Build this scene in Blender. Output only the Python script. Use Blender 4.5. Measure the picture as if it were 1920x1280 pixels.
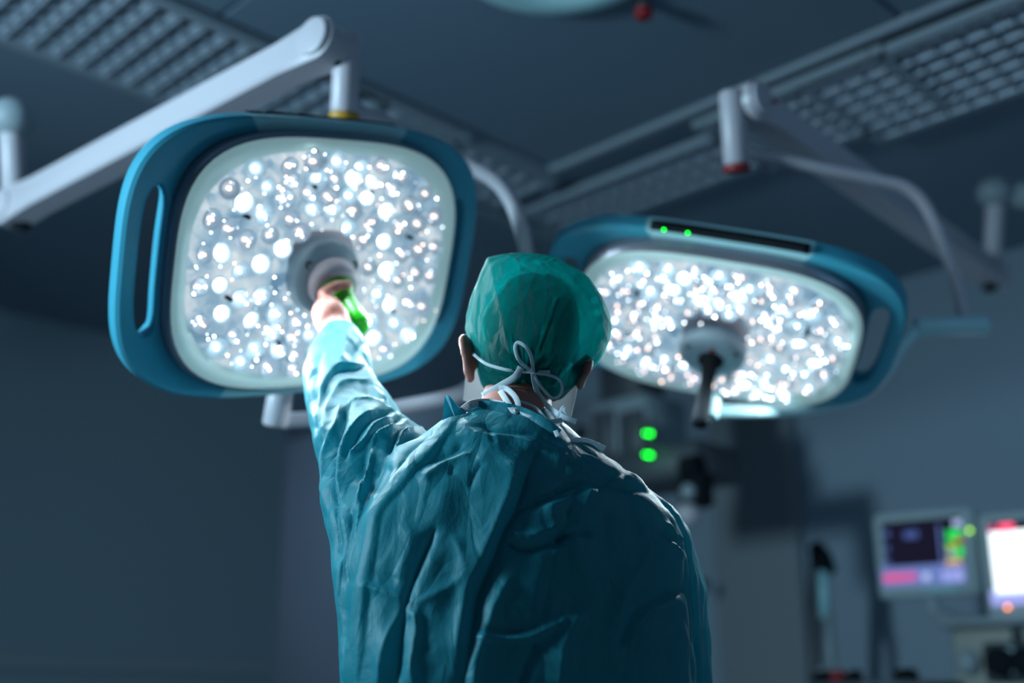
import bpy, bmesh, math, random
import numpy as np
from mathutils import Vector, Matrix, noise
from mathutils.bvhtree import BVHTree
for o in list(bpy.data.objects): bpy.data.objects.remove(o, do_unlink=True)
S = bpy.context.scene; COL = S.collection
random.seed(7)
# ------------------------------------------------------------------ camera, world, lights, exposure
PITCH = math.radians(17.2); F = 2240.0; CAM = Vector((0, 0, 1.07))
cd = bpy.data.cameras.new('camera'); cam = bpy.data.objects.new('camera', cd); COL.objects.link(cam)
cam.location = CAM; cam.rotation_euler = (math.radians(90) + PITCH, 0, 0)
cd.sensor_width = 36; cd.lens = F / 1920 * 36; cd.clip_start = .05
cd.dof.use_dof = True; cd.dof.focus_distance = 1.76; cd.dof.aperture_fstop = 1.35
S.camera = cam
S.view_settings.view_transform = 'Standard'; S.view_settings.look = 'None'
S.view_settings.exposure = 0.0; S.view_settings.gamma = 1
wd = bpy.data.worlds.new('world'); S.world = wd; wd.use_nodes = True
wd.node_tree.nodes['Background'].inputs[0].default_value = (.30, .42, .56, 1)
wd.node_tree.nodes['Background'].inputs[1].default_value = .11

def area(name, loc, target, size, power, col, sy=None):
    ld = bpy.data.lights.new(name, 'AREA'); ld.energy = power; ld.color = col; ld.size = size
    if sy: ld.shape = 'RECTANGLE'; ld.size_y = sy
    o = bpy.data.objects.new(name, ld); COL.objects.link(o); o.location = loc
    o.rotation_euler = (Vector(target) - Vector(loc)).to_track_quat('-Z', 'Y').to_euler(); return o
area('gown_key_light', (-2.5, 1.15, 2.15), (.0, 1.8, 1.4), .45, 92, (.54, .84, 1.0))  # added key light, set to the left so it grazes the gown's back
area('back_wall_fill', (-2.6, 6.6, 2.6), (1.0, 8.0, 1.0), .8, 13, (.50, .70, .92))  # added fill that brightens the back wall, hidden behind the left partition
area('right_wall_fill', (2.6, 1.2, 2.9), (2.9, 4.6, 1.2), 2.2, 15, (.36, .66, 1.0))  # added fill to lift the right-hand walls, no fixture belongs to it

# ------------------------------------------------------------------ projection helpers
RT = Vector((1, 0, 0)); FW = Vector((0, math.cos(PITCH), math.sin(PITCH))); UP = Vector((0, -math.sin(PITCH), math.cos(PITCH)))
def ray(px, py): return FW + RT * ((px - 960) / F) + UP * ((640 - py) / F)
def at_depth(px, py, d): return CAM + ray(px, py) * d
def at_y(px, py, y): r = ray(px, py); return CAM + r * (y / r.y)
def at_z(px, py, z): r = ray(px, py); return CAM + r * ((z - CAM.z) / r.z)
def at_plane(px, py, p0, n): r = ray(px, py); return CAM + r * ((p0 - CAM).dot(n) / r.dot(n))
CN = np.array(CAM); RTn = np.array(RT); FWn = np.array(FW); UPn = np.array(UP)
def project(V):
    d = V - CN; z = d @ FWn
    return np.stack([960 + F * (d @ RTn) / z, 640 - F * (d @ UPn) / z], -1)

# ------------------------------------------------------------------ materials
def mat(name, col, rough=.5, metal=0, emit=None, es=1, bump=0, bscale=60, spec=.5, trans=0, tcol=None, var=0, vscale=3):
    m = bpy.data.materials.new(name); m.use_nodes = True; nt = m.node_tree; N = nt.nodes; L = nt.links
    b = N['Principled BSDF']; b.inputs['Base Color'].default_value = (*col, 1); b.inputs['Roughness'].default_value = rough
    b.inputs['Metallic'].default_value = metal; b.inputs['Specular IOR Level'].default_value = spec
    if emit: b.inputs['Emission Color'].default_value = (*emit, 1); b.inputs['Emission Strength'].default_value = es
    tc = N.new('ShaderNodeTexCoord')
    if var:
        nz = N.new('ShaderNodeTexNoise'); nz.inputs['Scale'].default_value = vscale; nz.inputs['Detail'].default_value = 3
        mx = N.new('ShaderNodeMix'); mx.data_type = 'RGBA'
        mx.inputs[6].default_value = (*[c * (1 - var) for c in col], 1); mx.inputs[7].default_value = (*[min(1, c * (1 + var)) for c in col], 1)
        L.new(tc.outputs['Object'], nz.inputs['Vector']); L.new(nz.outputs['Fac'], mx.inputs[0]); L.new(mx.outputs[2], b.inputs['Base Color'])
    if bump:
        nz = N.new('ShaderNodeTexNoise'); nz.inputs['Scale'].default_value = bscale; nz.inputs['Detail'].default_value = 4
        bp = N.new('ShaderNodeBump'); bp.inputs['Strength'].default_value = bump; bp.inputs['Distance'].default_value = .002
        L.new(tc.outputs['Object'], nz.inputs['Vector']); L.new(nz.outputs['Fac'], bp.inputs['Height']); L.new(bp.outputs['Normal'], b.inputs['Normal'])
    if trans:
        t = N.new('ShaderNodeBsdfTranslucent'); t.inputs[0].default_value = (*(tcol or col), 1)
        mx = N.new('ShaderNodeMixShader'); mx.inputs[0].default_value = trans
        L.new(b.outputs[0], mx.inputs[1]); L.new(t.outputs[0], mx.inputs[2]); L.new(mx.outputs[0], N['Material Output'].inputs[0])
    return m
def emis(name, col, s):
    m = bpy.data.materials.new(name); m.use_nodes = True; nt = m.node_tree; nt.nodes.clear()
    e = nt.nodes.new('ShaderNodeEmission'); e.inputs[0].default_value = (*col, 1); e.inputs[1].default_value = s
    o = nt.nodes.new('ShaderNodeOutputMaterial'); nt.links.new(e.outputs[0], o.inputs[0]); return m

M = {}
M['wall'] = mat('wall paint', (.27, .345, .42), .8, var=.06, vscale=1.2)
M['wall_b'] = mat('door leaf paint', (.22, .25, .28), .6)
M['wall_l'] = mat('left partition paint', (.25, .33, .39), .75, var=.05, vscale=1)
M['ceil'] = mat('ceiling paint', (.165, .22, .285), .42, var=.06, vscale=1.5)
M['ceil_in'] = mat('ceiling centre panel paint', (.14, .20, .265), .5, var=.08, vscale=1.5)
M['trim'] = mat('aluminium trim', (.25, .30, .35), .5)
M['floor'] = mat('floor vinyl', (.17, .22, .26), .4)
M['white'] = mat('white enamel', (.55, .51, .56), .38, bump=.05, bscale=300)
M['whiteb'] = mat('pale teal enamel', (.45, .72, .76), .35)
M['blue'] = mat('blue handle plastic', (.045, .33, .46), .4)
M['ltblue'] = mat('pale blue plastic', (.36, .66, .72), .35)
M['grey'] = mat('grey plastic', (.30, .36, .40), .5)
M['hubgrey'] = mat('hub grey plastic', (.30, .42, .48), .45)
M['dark'] = mat('dark plastic', (.010, .014, .018), .8, spec=.08)
M['darkgrey'] = mat('dark grey plastic', (.07, .08, .095), .5)
M['navy'] = mat('navy cover', (.03, .05, .16), .5)
M['rim'] = mat('bezel metal', (.25, .27, .33), .3, metal=.5)
M['yellow'] = mat('yellow ring plastic', (.55, .28, .01), .5)
M['red'] = mat('red ring plastic', (.28, .01, .015), .5)
M['green'] = mat('green handle plastic', (.02, .55, .01), .35)
M['louvre'] = mat('louvre aluminium', (.36, .42, .50), .35, metal=.3)
M['louvre_in'] = mat('louvre reflector', (.34, .40, .48), .35)
M['louvre_d'] = mat('louvre dark back', (.015, .02, .03), .6)
M['skin'] = mat('skin', (.37, .135, .105), .5, bump=.2, bscale=120)
M['hair'] = mat('dark hair', (.012, .008, .007), .7)
M['ribbon'] = mat('white nonwoven ribbon', (.62, .70, .76), .7, trans=.25, tcol=(.6, .75, .8))
M['mask'] = mat('mask fabric', (.52, .52, .55), .85, bump=.4, bscale=250, trans=.1)

def fabric(name, col, tcol, trans, rough, crease, cscale, weave=True, sheer=0):
    m = bpy.data.materials.new(name); m.use_nodes = True; nt = m.node_tree; N = nt.nodes; L = nt.links
    b = N['Principled BSDF']; b.inputs['Base Color'].default_value = (*col, 1); b.inputs['Roughness'].default_value = rough
    b.inputs['Specular IOR Level'].default_value = .2 if sheer else .45
    tc = N.new('ShaderNodeTexCoord')
    mp = N.new('ShaderNodeMapping'); mp.inputs['Rotation'].default_value = (.3, .5, .6); mp.inputs['Scale'].default_value = (1, 1, .45)
    L.new(tc.outputs['Object'], mp.inputs[0])
    n1 = N.new('ShaderNodeTexNoise'); n1.inputs['Scale'].default_value = 7; n1.inputs['Detail'].default_value = 2
    L.new(mp.outputs[0], n1.inputs['Vector'])
    ad = N.new('ShaderNodeMixRGB'); ad.blend_type = 'ADD'; ad.inputs[0].default_value = .16
    L.new(mp.outputs[0], ad.inputs[1]); L.new(n1.outputs['Color'], ad.inputs[2])
    vo = N.new('ShaderNodeTexVoronoi'); vo.feature = 'DISTANCE_TO_EDGE'; vo.inputs['Scale'].default_value = cscale
    L.new(ad.outputs[0], vo.inputs['Vector'])
    sm = N.new('ShaderNodeMath'); sm.operation = 'MINIMUM'; sm.inputs[1].default_value = .22; L.new(vo.outputs['Distance'], sm.inputs[0])
    b1 = N.new('ShaderNodeBump'); b1.inputs['Strength'].default_value = crease; b1.inputs['Distance'].default_value = .02; L.new(sm.outputs[0], b1.inputs['Height'])
    nz = N.new('ShaderNodeTexNoise'); nz.inputs['Scale'].default_value = cscale * 2.2; nz.inputs['Detail'].default_value = 5; nz.inputs['Distortion'].default_value = .8
    L.new(mp.outputs[0], nz.inputs['Vector'])
    b2 = N.new('ShaderNodeBump'); b2.inputs['Strength'].default_value = crease * .8; b2.inputs['Distance'].default_value = .008
    L.new(nz.outputs['Fac'], b2.inputs['Height']); L.new(b1.outputs['Normal'], b2.inputs['Normal'])
    last = b2
    if weave:
        w = N.new('ShaderNodeTexVoronoi'); w.inputs['Scale'].default_value = 520; L.new(tc.outputs['Object'], w.inputs['Vector'])
        b3 = N.new('ShaderNodeBump'); b3.inputs['Strength'].default_value = .25; b3.inputs['Distance'].default_value = .0006
        L.new(w.outputs['Distance'], b3.inputs['Height']); L.new(b2.outputs['Normal'], b3.inputs['Normal']); last = b3
    L.new(last.outputs['Normal'], b.inputs['Normal'])
    t = N.new('ShaderNodeBsdfTranslucent'); t.inputs[0].default_value = (*tcol, 1); L.new(last.outputs['Normal'], t.inputs['Normal'])
    mx = N.new('ShaderNodeMixShader'); mx.inputs[0].default_value = trans
    L.new(b.outputs[0], mx.inputs[1]); L.new(t.outputs[0], mx.inputs[2])
    if sheer:
        tp_ = N.new('ShaderNodeBsdfTransparent'); tp_.inputs[0].default_value = (*[min(1, c * 1.6) for c in tcol], 1); m2 = N.new('ShaderNodeMixShader'); m2.inputs[0].default_value = sheer
        L.new(mx.outputs[0], m2.inputs[1]); L.new(tp_.outputs[0], m2.inputs[2]); mx = m2
    L.new(mx.outputs[0], N['Material Output'].inputs[0])
    return m
M['gown'] = fabric('gown nonwoven', (.014, .25, .32), (.04, .52, .62), .36, .52, .5, 13)
M['cap'] = fabric('cap tissue', (.004, .10, .10), (.014, .35, .345), .5, .62, .7, 26, sheer=.36)

def led_panel_mat():
    m = bpy.data.materials.new('LED panel interior'); m.use_nodes = True; nt = m.node_tree; N = nt.nodes; L = nt.links; N.clear()
    tc = N.new('ShaderNodeTexCoord')
    v = N.new('ShaderNodeTexVoronoi'); v.inputs['Scale'].default_value = 42; L.new(tc.outputs['Object'], v.inputs['Vector'])
    n = N.new('ShaderNodeTexNoise'); n.inputs['Scale'].default_value = 13; n.inputs['Detail'].default_value = 3; L.new(tc.outputs['Object'], n.inputs['Vector'])
    ml = N.new('ShaderNodeMath'); ml.operation = 'MULTIPLY_ADD'; L.new(v.outputs['Color'], ml.inputs[0]); ml.inputs[1].default_value = .35; L.new(n.outputs['Fac'], ml.inputs[2])
    r = N.new('ShaderNodeValToRGB'); r.color_ramp.elements[0].position = .34; r.color_ramp.elements[0].color = (.13, .27, .42, 1)
    r.color_ramp.elements[1].position = .92; r.color_ramp.elements[1].color = (.85, .95, 1, 1)
    e = r.color_ramp.elements.new(.6); e.color = (.32, .52, .68, 1)
    L.new(ml.outputs[0], r.inputs[0])
    em = N.new('ShaderNodeEmission'); em.inputs[1].default_value = .85; L.new(r.outputs[0], em.inputs[0])
    o = N.new('ShaderNodeOutputMaterial'); L.new(em.outputs[0], o.inputs[0]); return m
M['ledpanel'] = led_panel_mat()
M['rimglow'] = mat('frosted panel edge', (.42, .58, .58), .4, emit=(.42, .64, .66), es=.30)
M['lens_hot'] = emis('hot LED core', (.86, .97, 1), 26)
M['lens_mid'] = emis('LED core', (.9, .97, 1), 5)
M['lens_warm'] = emis('warm LED core', (1, .74, .64), 3)
M['lens_glass'] = mat('lens acrylic', (.5, .65, .75), .12, emit=(.55, .78, .92), es=.42)
M['lens_glass2'] = mat('dim lens acrylic', (.4, .52, .62), .12, emit=(.42, .58, .72), es=.3)
M['sp_w'] = emis('white lens glint', (.93, .98, 1), 20)
M['sp_p'] = emis('warm lens glint', (1, .62, .5), 13)
M['sp_d'] = emis('dim lens glint', (.8, .9, 1), 5)
M['led_green'] = emis('green indicator', (.0, 1, .02), 9)

# ------------------------------------------------------------------ object helpers
def link(name, me, m=None, parent=None, smooth=True):
    o = bpy.data.objects.new(name, me); COL.objects.link(o)
    if m is not None:
        for mm in (m if isinstance(m, (list, tuple)) else [m]): me.materials.append(mm)
    if smooth:
        for p in me.polygons: p.use_smooth = True
    if parent: o.parent = parent
    return o
def tag(o, label=None, cat=None, group=None, kind=None):
    if label: o['label'] = label
    if cat: o['category'] = cat
    if group: o['group'] = group
    if kind: o['kind'] = kind
    return o
def empty(name, loc=(0, 0, 0), mw=None):
    o = bpy.data.objects.new(name, None); COL.objects.link(o); o.empty_display_size = .1
    if mw is not None: o.matrix_world = mw
    else: o.location = loc
    return o
class MB:
    """collects shapes in one bmesh; coordinates in world unless inv is given"""
    def __init__(s, inv=None): s.bm = bmesh.new(); s.inv = inv; s.mi = 0
    def _v(s, p): return s.bm.verts.new(s.inv @ Vector(p) if s.inv else Vector(p))
    def f(s, vs):
        try: fc = s.bm.faces.new(vs); fc.material_index = s.mi; return fc
        except ValueError: return None
    def rings(s, rings, cap=True, closed=True):
        R = [[s._v(p) for p in r] for r in rings]; n = len(R[0])
        for a, b in zip(R, R[1:]):
            for i in range(n if closed else n - 1):
                j = (i + 1) % n; s.f([a[i], a[j], b[j], b[i]])
        if cap and closed: s.f(R[0][::-1]); s.f(R[-1])
        return s
    def box(s, c, sx, sy, sz, ax=None, bev=0):
        X, Y, Z = ax or (Vector((1, 0, 0)), Vector((0, 1, 0)), Vector((0, 0, 1))); c = Vector(c)
        def rect(z, k):
            hx, hy = sx / 2 - k, sy / 2 - k; b = bev
            pts = [(-hx, -hy), (hx, -hy), (hx, hy), (-hx, hy)]
            if bev:
                b = min(bev * 1.5, hx * .9, hy * .9)
                pts = [(-hx + b, -hy), (hx - b, -hy), (hx, -hy + b), (hx, hy - b), (hx - b, hy), (-hx + b, hy), (-hx, hy - b), (-hx, -hy + b)]
            return [c + X * x + Y * y + Z * z for x, y in pts]
        if bev: s.rings([rect(-sz / 2, bev), rect(-sz / 2 + bev, 0), rect(sz / 2 - bev, 0), rect(sz / 2, bev)])
        else: s.rings([rect(-sz / 2, 0), rect(sz / 2, 0)])
        return s
    def tube(s, pts, r, n=14, flat=None, cap=True):
        pts = [Vector(p) for p in pts]; rs = r if isinstance(r, (list, tuple)) else [r] * len(pts)
        out = []; prev = None
        for i, p in enumerate(pts):
            t = (pts[min(i + 1, len(pts) - 1)] - pts[max(i - 1, 0)]).normalized()
            if prev is None:
                prev = t.orthogonal().normalized() if flat is None else (Vector(flat) - t * t.dot(Vector(flat))).normalized()
            u = (prev - t * prev.dot(t)).normalized(); v = t.cross(u); prev = u
            out.append([p + (u * math.cos(a) + v * math.sin(a)) * rs[i] for a in [2 * math.pi * k / n for k in range(n)]])
        s.rings(out, cap); return s
    def cyl(s, a, b, r, n=24, bev=0):
        a = Vector(a); b = Vector(b); d = (b - a).normalized()
        if bev: s.tube([a, a + d * bev * .3, a + d * bev, b - d * bev, b - d * bev * .3, b], [r - bev, r - bev * .3, r, r, r - bev * .3, r - bev], n)
        else: s.tube([a, b], r, n)
        return s
    def ell(s, c, rx, ry, rz, ax=None, nu=20, nv=12, fn=None):
        X, Y, Z = ax or (Vector((1, 0, 0)), Vector((0, 1, 0)), Vector((0, 0, 1))); c = Vector(c); rr = []
        for j in range(nv + 1):
            t = math.pi * (j + .02) / (nv + .04)
            rr.append([c + X * rx * math.sin(t) * math.cos(a) + Y * ry * math.sin(t) * math.sin(a) - Z * rz * math.cos(t) for a in [2 * math.pi * k / nu for k in range(nu)]])
        return s.rings(rr)
    def mesh(s, name='m'):
        bmesh.ops.recalc_face_normals(s.bm, faces=s.bm.faces); me = bpy.data.meshes.new(name); s.bm.to_mesh(me); s.bm.free(); return me
    def build(s, name, m, parent=None, smooth=True): return link(name, s.mesh(name), m, parent, smooth)
def smooth_path(P, n=8):
    P = [Vector(p) for p in P]; out = []
    for i in range(len(P) - 1):
        a, b, c, d = P[max(i - 1, 0)], P[i], P[i + 1], P[min(i + 2, len(P) - 1)]
        for k in range(n):
            t = k / n; out.append(.5 * ((2 * b) + (c - a) * t + (2 * a - 5 * b + 4 * c - d) * t * t + (3 * b - a - 3 * c + d) * t ** 3))
    out.append(P[-1]); return out
def angle_smooth(o, deg=40):
    me = o.data
    bm = bmesh.new(); bm.from_mesh(me)
    for e in bm.edges:
        if len(e.link_faces) == 2 and e.calc_face_angle(0) > math.radians(deg): e.smooth = False
    bm.to_mesh(me); bm.free(); return o

# ------------------------------------------------------------------ room shell
H = 3.0
A = Vector((math.sin(math.radians(45)), math.cos(math.radians(45)), 0))      # towards back right
B = Vector((-A.y, A.x, 0))                                                   # towards back left
Zv = Vector((0, 0, 1))
def slab(name, p, q, t, z0, z1, m, inward):
    """wall from p to q (xy), thickness t away from the room"""
    p = Vector((p.x, p.y, 0)); q = Vector((q.x, q.y, 0)); d = (q - p).normalized(); n = inward.normalized()
    b = MB(); b.rings([[p + Zv * z0, q + Zv * z0, q - n * t + Zv * z0, p - n * t + Zv * z0], [p + Zv * z1, q + Zv * z1, q - n * t + Zv * z1, p - n * t + Zv * z1]])
    return tag(b.build(name, m, smooth=False), kind='structure')
corner = at_z(545, 705, H)                     # end of the left partition
bw0 = at_z(1700, 520, H)
# right-hand back wall runs along B through bw0
bl = bw0 + B * 10.0; br = bw0 - B * 6.0
slab('wall_back', bl, br, .15, 0, H, M['wall'], -A)
lw_end = corner; lw_start = corner - A * 7.5
slab('wall_left', lw_start, lw_end, .2, 0, H, M['wall_l'], -B)
slab('wall_right', br, br - A * 8, .15, 0, H, M['wall'], B)
slab('wall_side', bl, bl - A * 3.5, .15, 0, H, M['wall'], -B)
b = MB(); b.box((0, 3, -.05), 24, 24, .1); tag(b.build('floor', M['floor'], smooth=False), kind='structure')
b = MB(); b.box((0, 3, H + .05), 24, 24, .1); tag(b.build('ceiling', M['ceil'], smooth=False), kind='structure')
# guard rail on the left wall
n = -B
r0 = at_plane(-260, 1243, lw_end, n); r1 = at_plane(538, 1251, lw_end, n); zc = (r0.z + r1.z) / 2; r1 = lw_end.copy(); r0 = lw_start.copy(); r0.z = r1.z = zc
b = MB(); c = (r0 + r1) / 2 - B * .015; b.box(c, (r1 - r0).length - .02, .03, .055, (A, B, Zv), .006)
tag(b.build('trim_1', mat('rail plastic', (.30, .36, .40), .5), smooth=False), kind='structure')
# sliding door leaf on the back wall
def on_back(px, py, off=.0): return at_plane(px, py, bw0 - A * off, A)
d0 = on_back(1345, 900); d1 = on_back(1500, 900)
b = MB(); c = (d0 + d1) / 2; c.z = 1.35; b.box(c - A * .03, (d1 - d0).length, .06, 2.7, (B, A, Zv), .008)
tag(b.build('door_1', M['wall_b'], smooth=False), kind='structure')
# ceiling trims: centre panel edge and luminaire strip
C0 = at_z(1030, 322, H - .02)
def strip(name, p, q, w, t, m):
    b = MB(); c = (p + q) / 2; d = (q - p).normalized(); b.box(c, (q - p).length, w, t, (d, Zv.cross(d), Zv), .004)
    return tag(b.build(name, m, smooth=False), kind='structure')
def pc(p, z): return Vector((p.x, p.y, z))
zt = H - .015
strip('trim_2', pc(C0, zt), pc(C0 - A * 4.2, zt), .035, .03, M['trim'])
strip('trim_3', pc(C0, zt), pc(C0 - B * 4.2, zt), .035, .03, M['trim'])
C1 = at_z(1030, 445, H - .02)
strip('trim_4', pc(C1, zt), pc(C1 - A * 5.2, zt), .04, .03, M['trim'])
strip('trim_5', pc(C1, zt), pc(C1 - B * 5.2, zt), .04, .03, M['trim'])
strip('trim_6', pc(C0, zt), pc(C1, zt), .04, .028, M['trim'])
# centre panels (two-tone) with thin joints
k = 0
for i in range(3):
    for j in range(3):
        c = C0 - A * (.72 + 1.4 * i) - B * (.72 + 1.4 * j)
        b = MB(); b.box(pc(c, H - .006), 1.385, 1.385, .012, (A, B, Zv), .003)
        tag(b.build('trim_%d' % (20 + k), M['ceil_in'], smooth=False), kind='structure'); k += 1

# ------------------------------------------------------------------ louvre luminaires
def louvre_mesh(nx, ny, cell):
    """frame, reflecting blades and dark backing in local coordinates, x along the row"""
    fr = MB(); L_, W_ = nx * cell, ny * cell; ax = None
    for sx in (-1, 1): fr.box((sx * (L_ / 2 + .02), 0, -.012), .04, W_ + .08, .03, ax, .004)
    for sy in (-1, 1): fr.box((0, sy * (W_ / 2 + .02), -.012), L_, .04, .03, ax, .004)
    bl = MB()
    def blade(x0, y0, x1, y1, h, t):
        d = Vector((x1 - x0, y1 - y0, 0)).normalized(); p = Vector((-d.y, d.x, 0)); a = Vector((x0, y0, 0)); c_ = Vector((x1, y1, 0))
        prof = [(-t, 0), (t, 0), (t * .25, -h), (-t * .25, -h)]          # wide at the bottom (towards the room)
        bl.rings([[q + p * u + Zv * (-.012 + (-w)) for u, w in prof] for q in (a, c_)])
    for i in range(nx + 1): blade(-L_ / 2 + i * cell, -W_ / 2, -L_ / 2 + i * cell, W_ / 2, -.016, .004)
    for j in range(ny + 1): blade(-L_ / 2, -W_ / 2 + j * cell, L_ / 2, -W_ / 2 + j * cell, -.016, .004)
    # sloped reflector floor of every cell
    rf = MB()
    for i in range(nx):
        for j in range(ny):
            x0 = -L_ / 2 + i * cell; y0 = -W_ / 2 + j * cell; e = .012
            q = [(x0 + e, y0 + e), (x0 + cell - e, y0 + e), (x0 + cell - e, y0 + cell - e), (x0 + e, y0 + cell - e)]
            f2 = [(x0 + cell * .28, y0 + cell * .32), (x0 + cell * .66, y0 + cell * .32), (x0 + cell * .66, y0 + cell * .68), (x0 + cell * .28, y0 + cell * .68)]
            rf.rings([[Vector((*p, -.018)) for p in q], [Vector((*p, -.008)) for p in f2]], cap=False)
    bk = MB(); bk.box((0, 0, .006), L_, W_, .006)
    return fr.mesh('louvre_frame'), bl.mesh('louvre_blades'), rf.mesh('louvre_reflector'), bk.mesh('louvre_backing')
LM = {}
def luminaire(center, d, nx, ny, cell, label, group):
    key = (nx, ny, cell)
    if key not in LM:
        ms = louvre_mesh(nx, ny, cell)
        for me, m_ in zip(ms, (M['trim'], M['louvre'], M['louvre_in'], M['louvre_d'])): me.materials.append(m_)
        LM[key] = ms
    d = d.normalized(); q = Zv.cross(d)
    R_ = Matrix((d, q, Zv)).transposed().to_4x4(); root = empty('ceiling_luminaire', mw=Matrix.Translation(pc(center, H - .02)) @ R_)
    for nme, me in zip(('frame', 'louvre', 'reflector', 'backing'), LM[key]):
        o = bpy.data.objects.new(nme, me); COL.objects.link(o); o.parent = root
    tag(root, label, 'ceiling light', group); return root
cell = .085
# left strip, along A; right strip, along B  (strip mid line lies between C0 and C1)
mid = (C0 + C1) / 2
g = 'louvred luminaires in the ceiling strips'
lf = at_z(312, 84, H)
luminaire(lf, A, 16, 6, .078, 'large square-celled louvre ceiling light at upper left above the long white arm', g)
luminaire(at_z(655, 205, H), A, 8, 4, cell, 'louvre ceiling light seen just behind the top elbow of the left lamp arm', g)
luminaire(at_z(850, 290, H), A, 8, 3, cell, 'narrow dim louvre ceiling light over the curved yoke of the left lamp', g)
luminaire(at_z(1800, 110, H), B, 10, 6, .078, 'large louvre ceiling light in the upper right corner of the photo', g)
luminaire(at_z(1535, 195, H), B, 8, 5, .078, 'louvre ceiling light behind the top elbow of the right lamp arm', g)
luminaire(at_z(1215, 330, H), B, 12, 3, .08, 'long dim louvre ceiling light between the ceiling corner and the right lamp arm', g)

# ------------------------------------------------------------------ ceiling canopy and small nozzle
cc = at_z(1045, -105, H)
root = empty('ceiling_canopy', pc(cc, H)); tag(root, 'round teal-grey canopy on the ceiling, cut off by the top edge of the photo', 'ceiling mount')
I_ = Matrix.Translation(-root.location)
def lathe(mb, c, prof, n=48, ax=Zv):
    u = ax.orthogonal().normalized(); v = ax.cross(u)
    mb.rings([[c + (u * math.cos(a) + v * math.sin(a)) * r + ax * z for a in [2 * math.pi * k / n for k in range(n)]] for r, z in prof]); return mb
b = MB(I_); lathe(b, pc(cc, H), [(.29, 0), (.29, -.03), (.27, -.045), (.19, -.05), (.18, -.035), (.05, -.035)]); b.build('cover', M['whiteb'], root)
b = MB(I_); b.cyl(pc(cc, H - .03), pc(cc, H - .06), .05); b.build('column', M['white'], root)
nz = at_z(1207, 22, H - .05); root = empty('ceiling_nozzle', pc(nz, H)); tag(root, 'small red-tipped nozzle hanging from the ceiling at the top edge', 'nozzle'); I_ = Matrix.Translation(-root.location)
b = MB(I_); b.cyl(pc(nz, H), pc(nz, H - .04), .022); b.cyl(pc(nz, H - .005), pc(nz, H), .04); b.build('stem', M['darkgrey'], root)
b = MB(I_); b.cyl(pc(nz, H - .07), pc(nz, H - .04), .026, bev=.008); b.build('tip', M['red'], root)

# ------------------------------------------------------------------ surgical lights
def sup(a, bb, n_, t):
    c, s_ = math.cos(t), math.sin(t); r = (abs(c / a) ** n_ + abs(s_ / bb) ** n_) ** (-1 / n_); return Vector((r * c, r * s_, 0))
def arc(t0, t1, n): return [t0 + (t1 - t0) * i / n for i in range(n + 1)]
def ring_part(t0, t1, slot=None, n=60, closed=False):
    """frame segment between inner and outer superellipse, front at z=0, with optional slot"""
    mb = MB(); ts = arc(t0, t1, n); tc = (t0 + t1) / 2
    def prof(t):
        i_ = sup(.314, .251, 3.4, t); o_ = sup(.396, .276, 3.6, t); w = (o_ - i_); d = w.normalized()
        return i_, o_
    def sect(pa, pb):      # rounded rectangular section from pa (inner) to pb (outer)
        d = (pb - pa); L_ = d.length; d = d / max(L_, 1e-6); k = min(.006, L_ * .3)
        return [pa + Vector((0, 0, -.038)), pa + Vector((0, 0, -.004)), pa + d * k, pa + d * (L_ - k), pb + Vector((0, 0, -k)), pb + Vector((0, 0, -.034)), pb - d * k + Vector((0, 0, -.042))]
    if slot is None:
        mb.rings([sect(*prof(t)) for t in ts]); return mb
    a = slot; solid1 = [t for t in ts if t < tc - a]; sl = arc(tc - a, tc + a, 30); solid2 = [t for t in ts if t > tc + a]
    mb.rings([sect(*prof(t)) for t in solid1 + [tc - a]])
    mb.rings([sect(*prof(t)) for t in [tc + a] + solid2])
    def sl_pts(t):
        i_, o_ = prof(t); u = (t - tc) / a; k = (1 - abs(u) ** 7) ** .5; m_ = .38
        lo = m_ - (m_ - .08) * k; hi = m_ + (.60 - m_) * k
        return i_, i_.lerp(o_, lo), i_.lerp(o_, hi), o_
    mb.rings([sect(sl_pts(t)[0], sl_pts(t)[1]) for t in sl]); mb.rings([sect(sl_pts(t)[2], sl_pts(t)[3]) for t in sl])
    return mb
def lens_mesh(kind, seed):
    """little acrylic cup with bright core: flared cone, rim ring, core dome"""
    rnd = random.Random(seed); mb = MB(); R0 = .020
    def lt(prof, n=14, c=Vector((0, 0, 0))):
        mb.rings([[c + Vector((r * math.cos(a), r * math.sin(a), z)) for a in [2 * math.pi * k / n for k in range(n)]] for r, z in prof])
    mb.mi = 0; lt([(.007, 0), (R0, .012), (R0, .016), (R0 - .003, .016), (.008, .004)])
    mb.mi = 1; rc = {'hot': .0085, 'mid': .0036, 'warm': .0030}[kind]
    lt([(rc, .004), (rc, .012), (rc * .75, .0155), (rc * .2, .017)])
    return mb.mesh('lens_' + kind)
LENS = {}
for kd, cm, gm in (('hot', 'lens_hot', 'lens_glass'), ('mid', 'lens_mid', 'lens_glass'), ('warm', 'lens_warm', 'lens_glass2')):
    me = lens_mesh(kd, 1); me.materials.append(M[gm]); me.materials.append(M[cm])
    for p in me.polygons: p.use_smooth = True
    LENS[kd] = me

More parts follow.
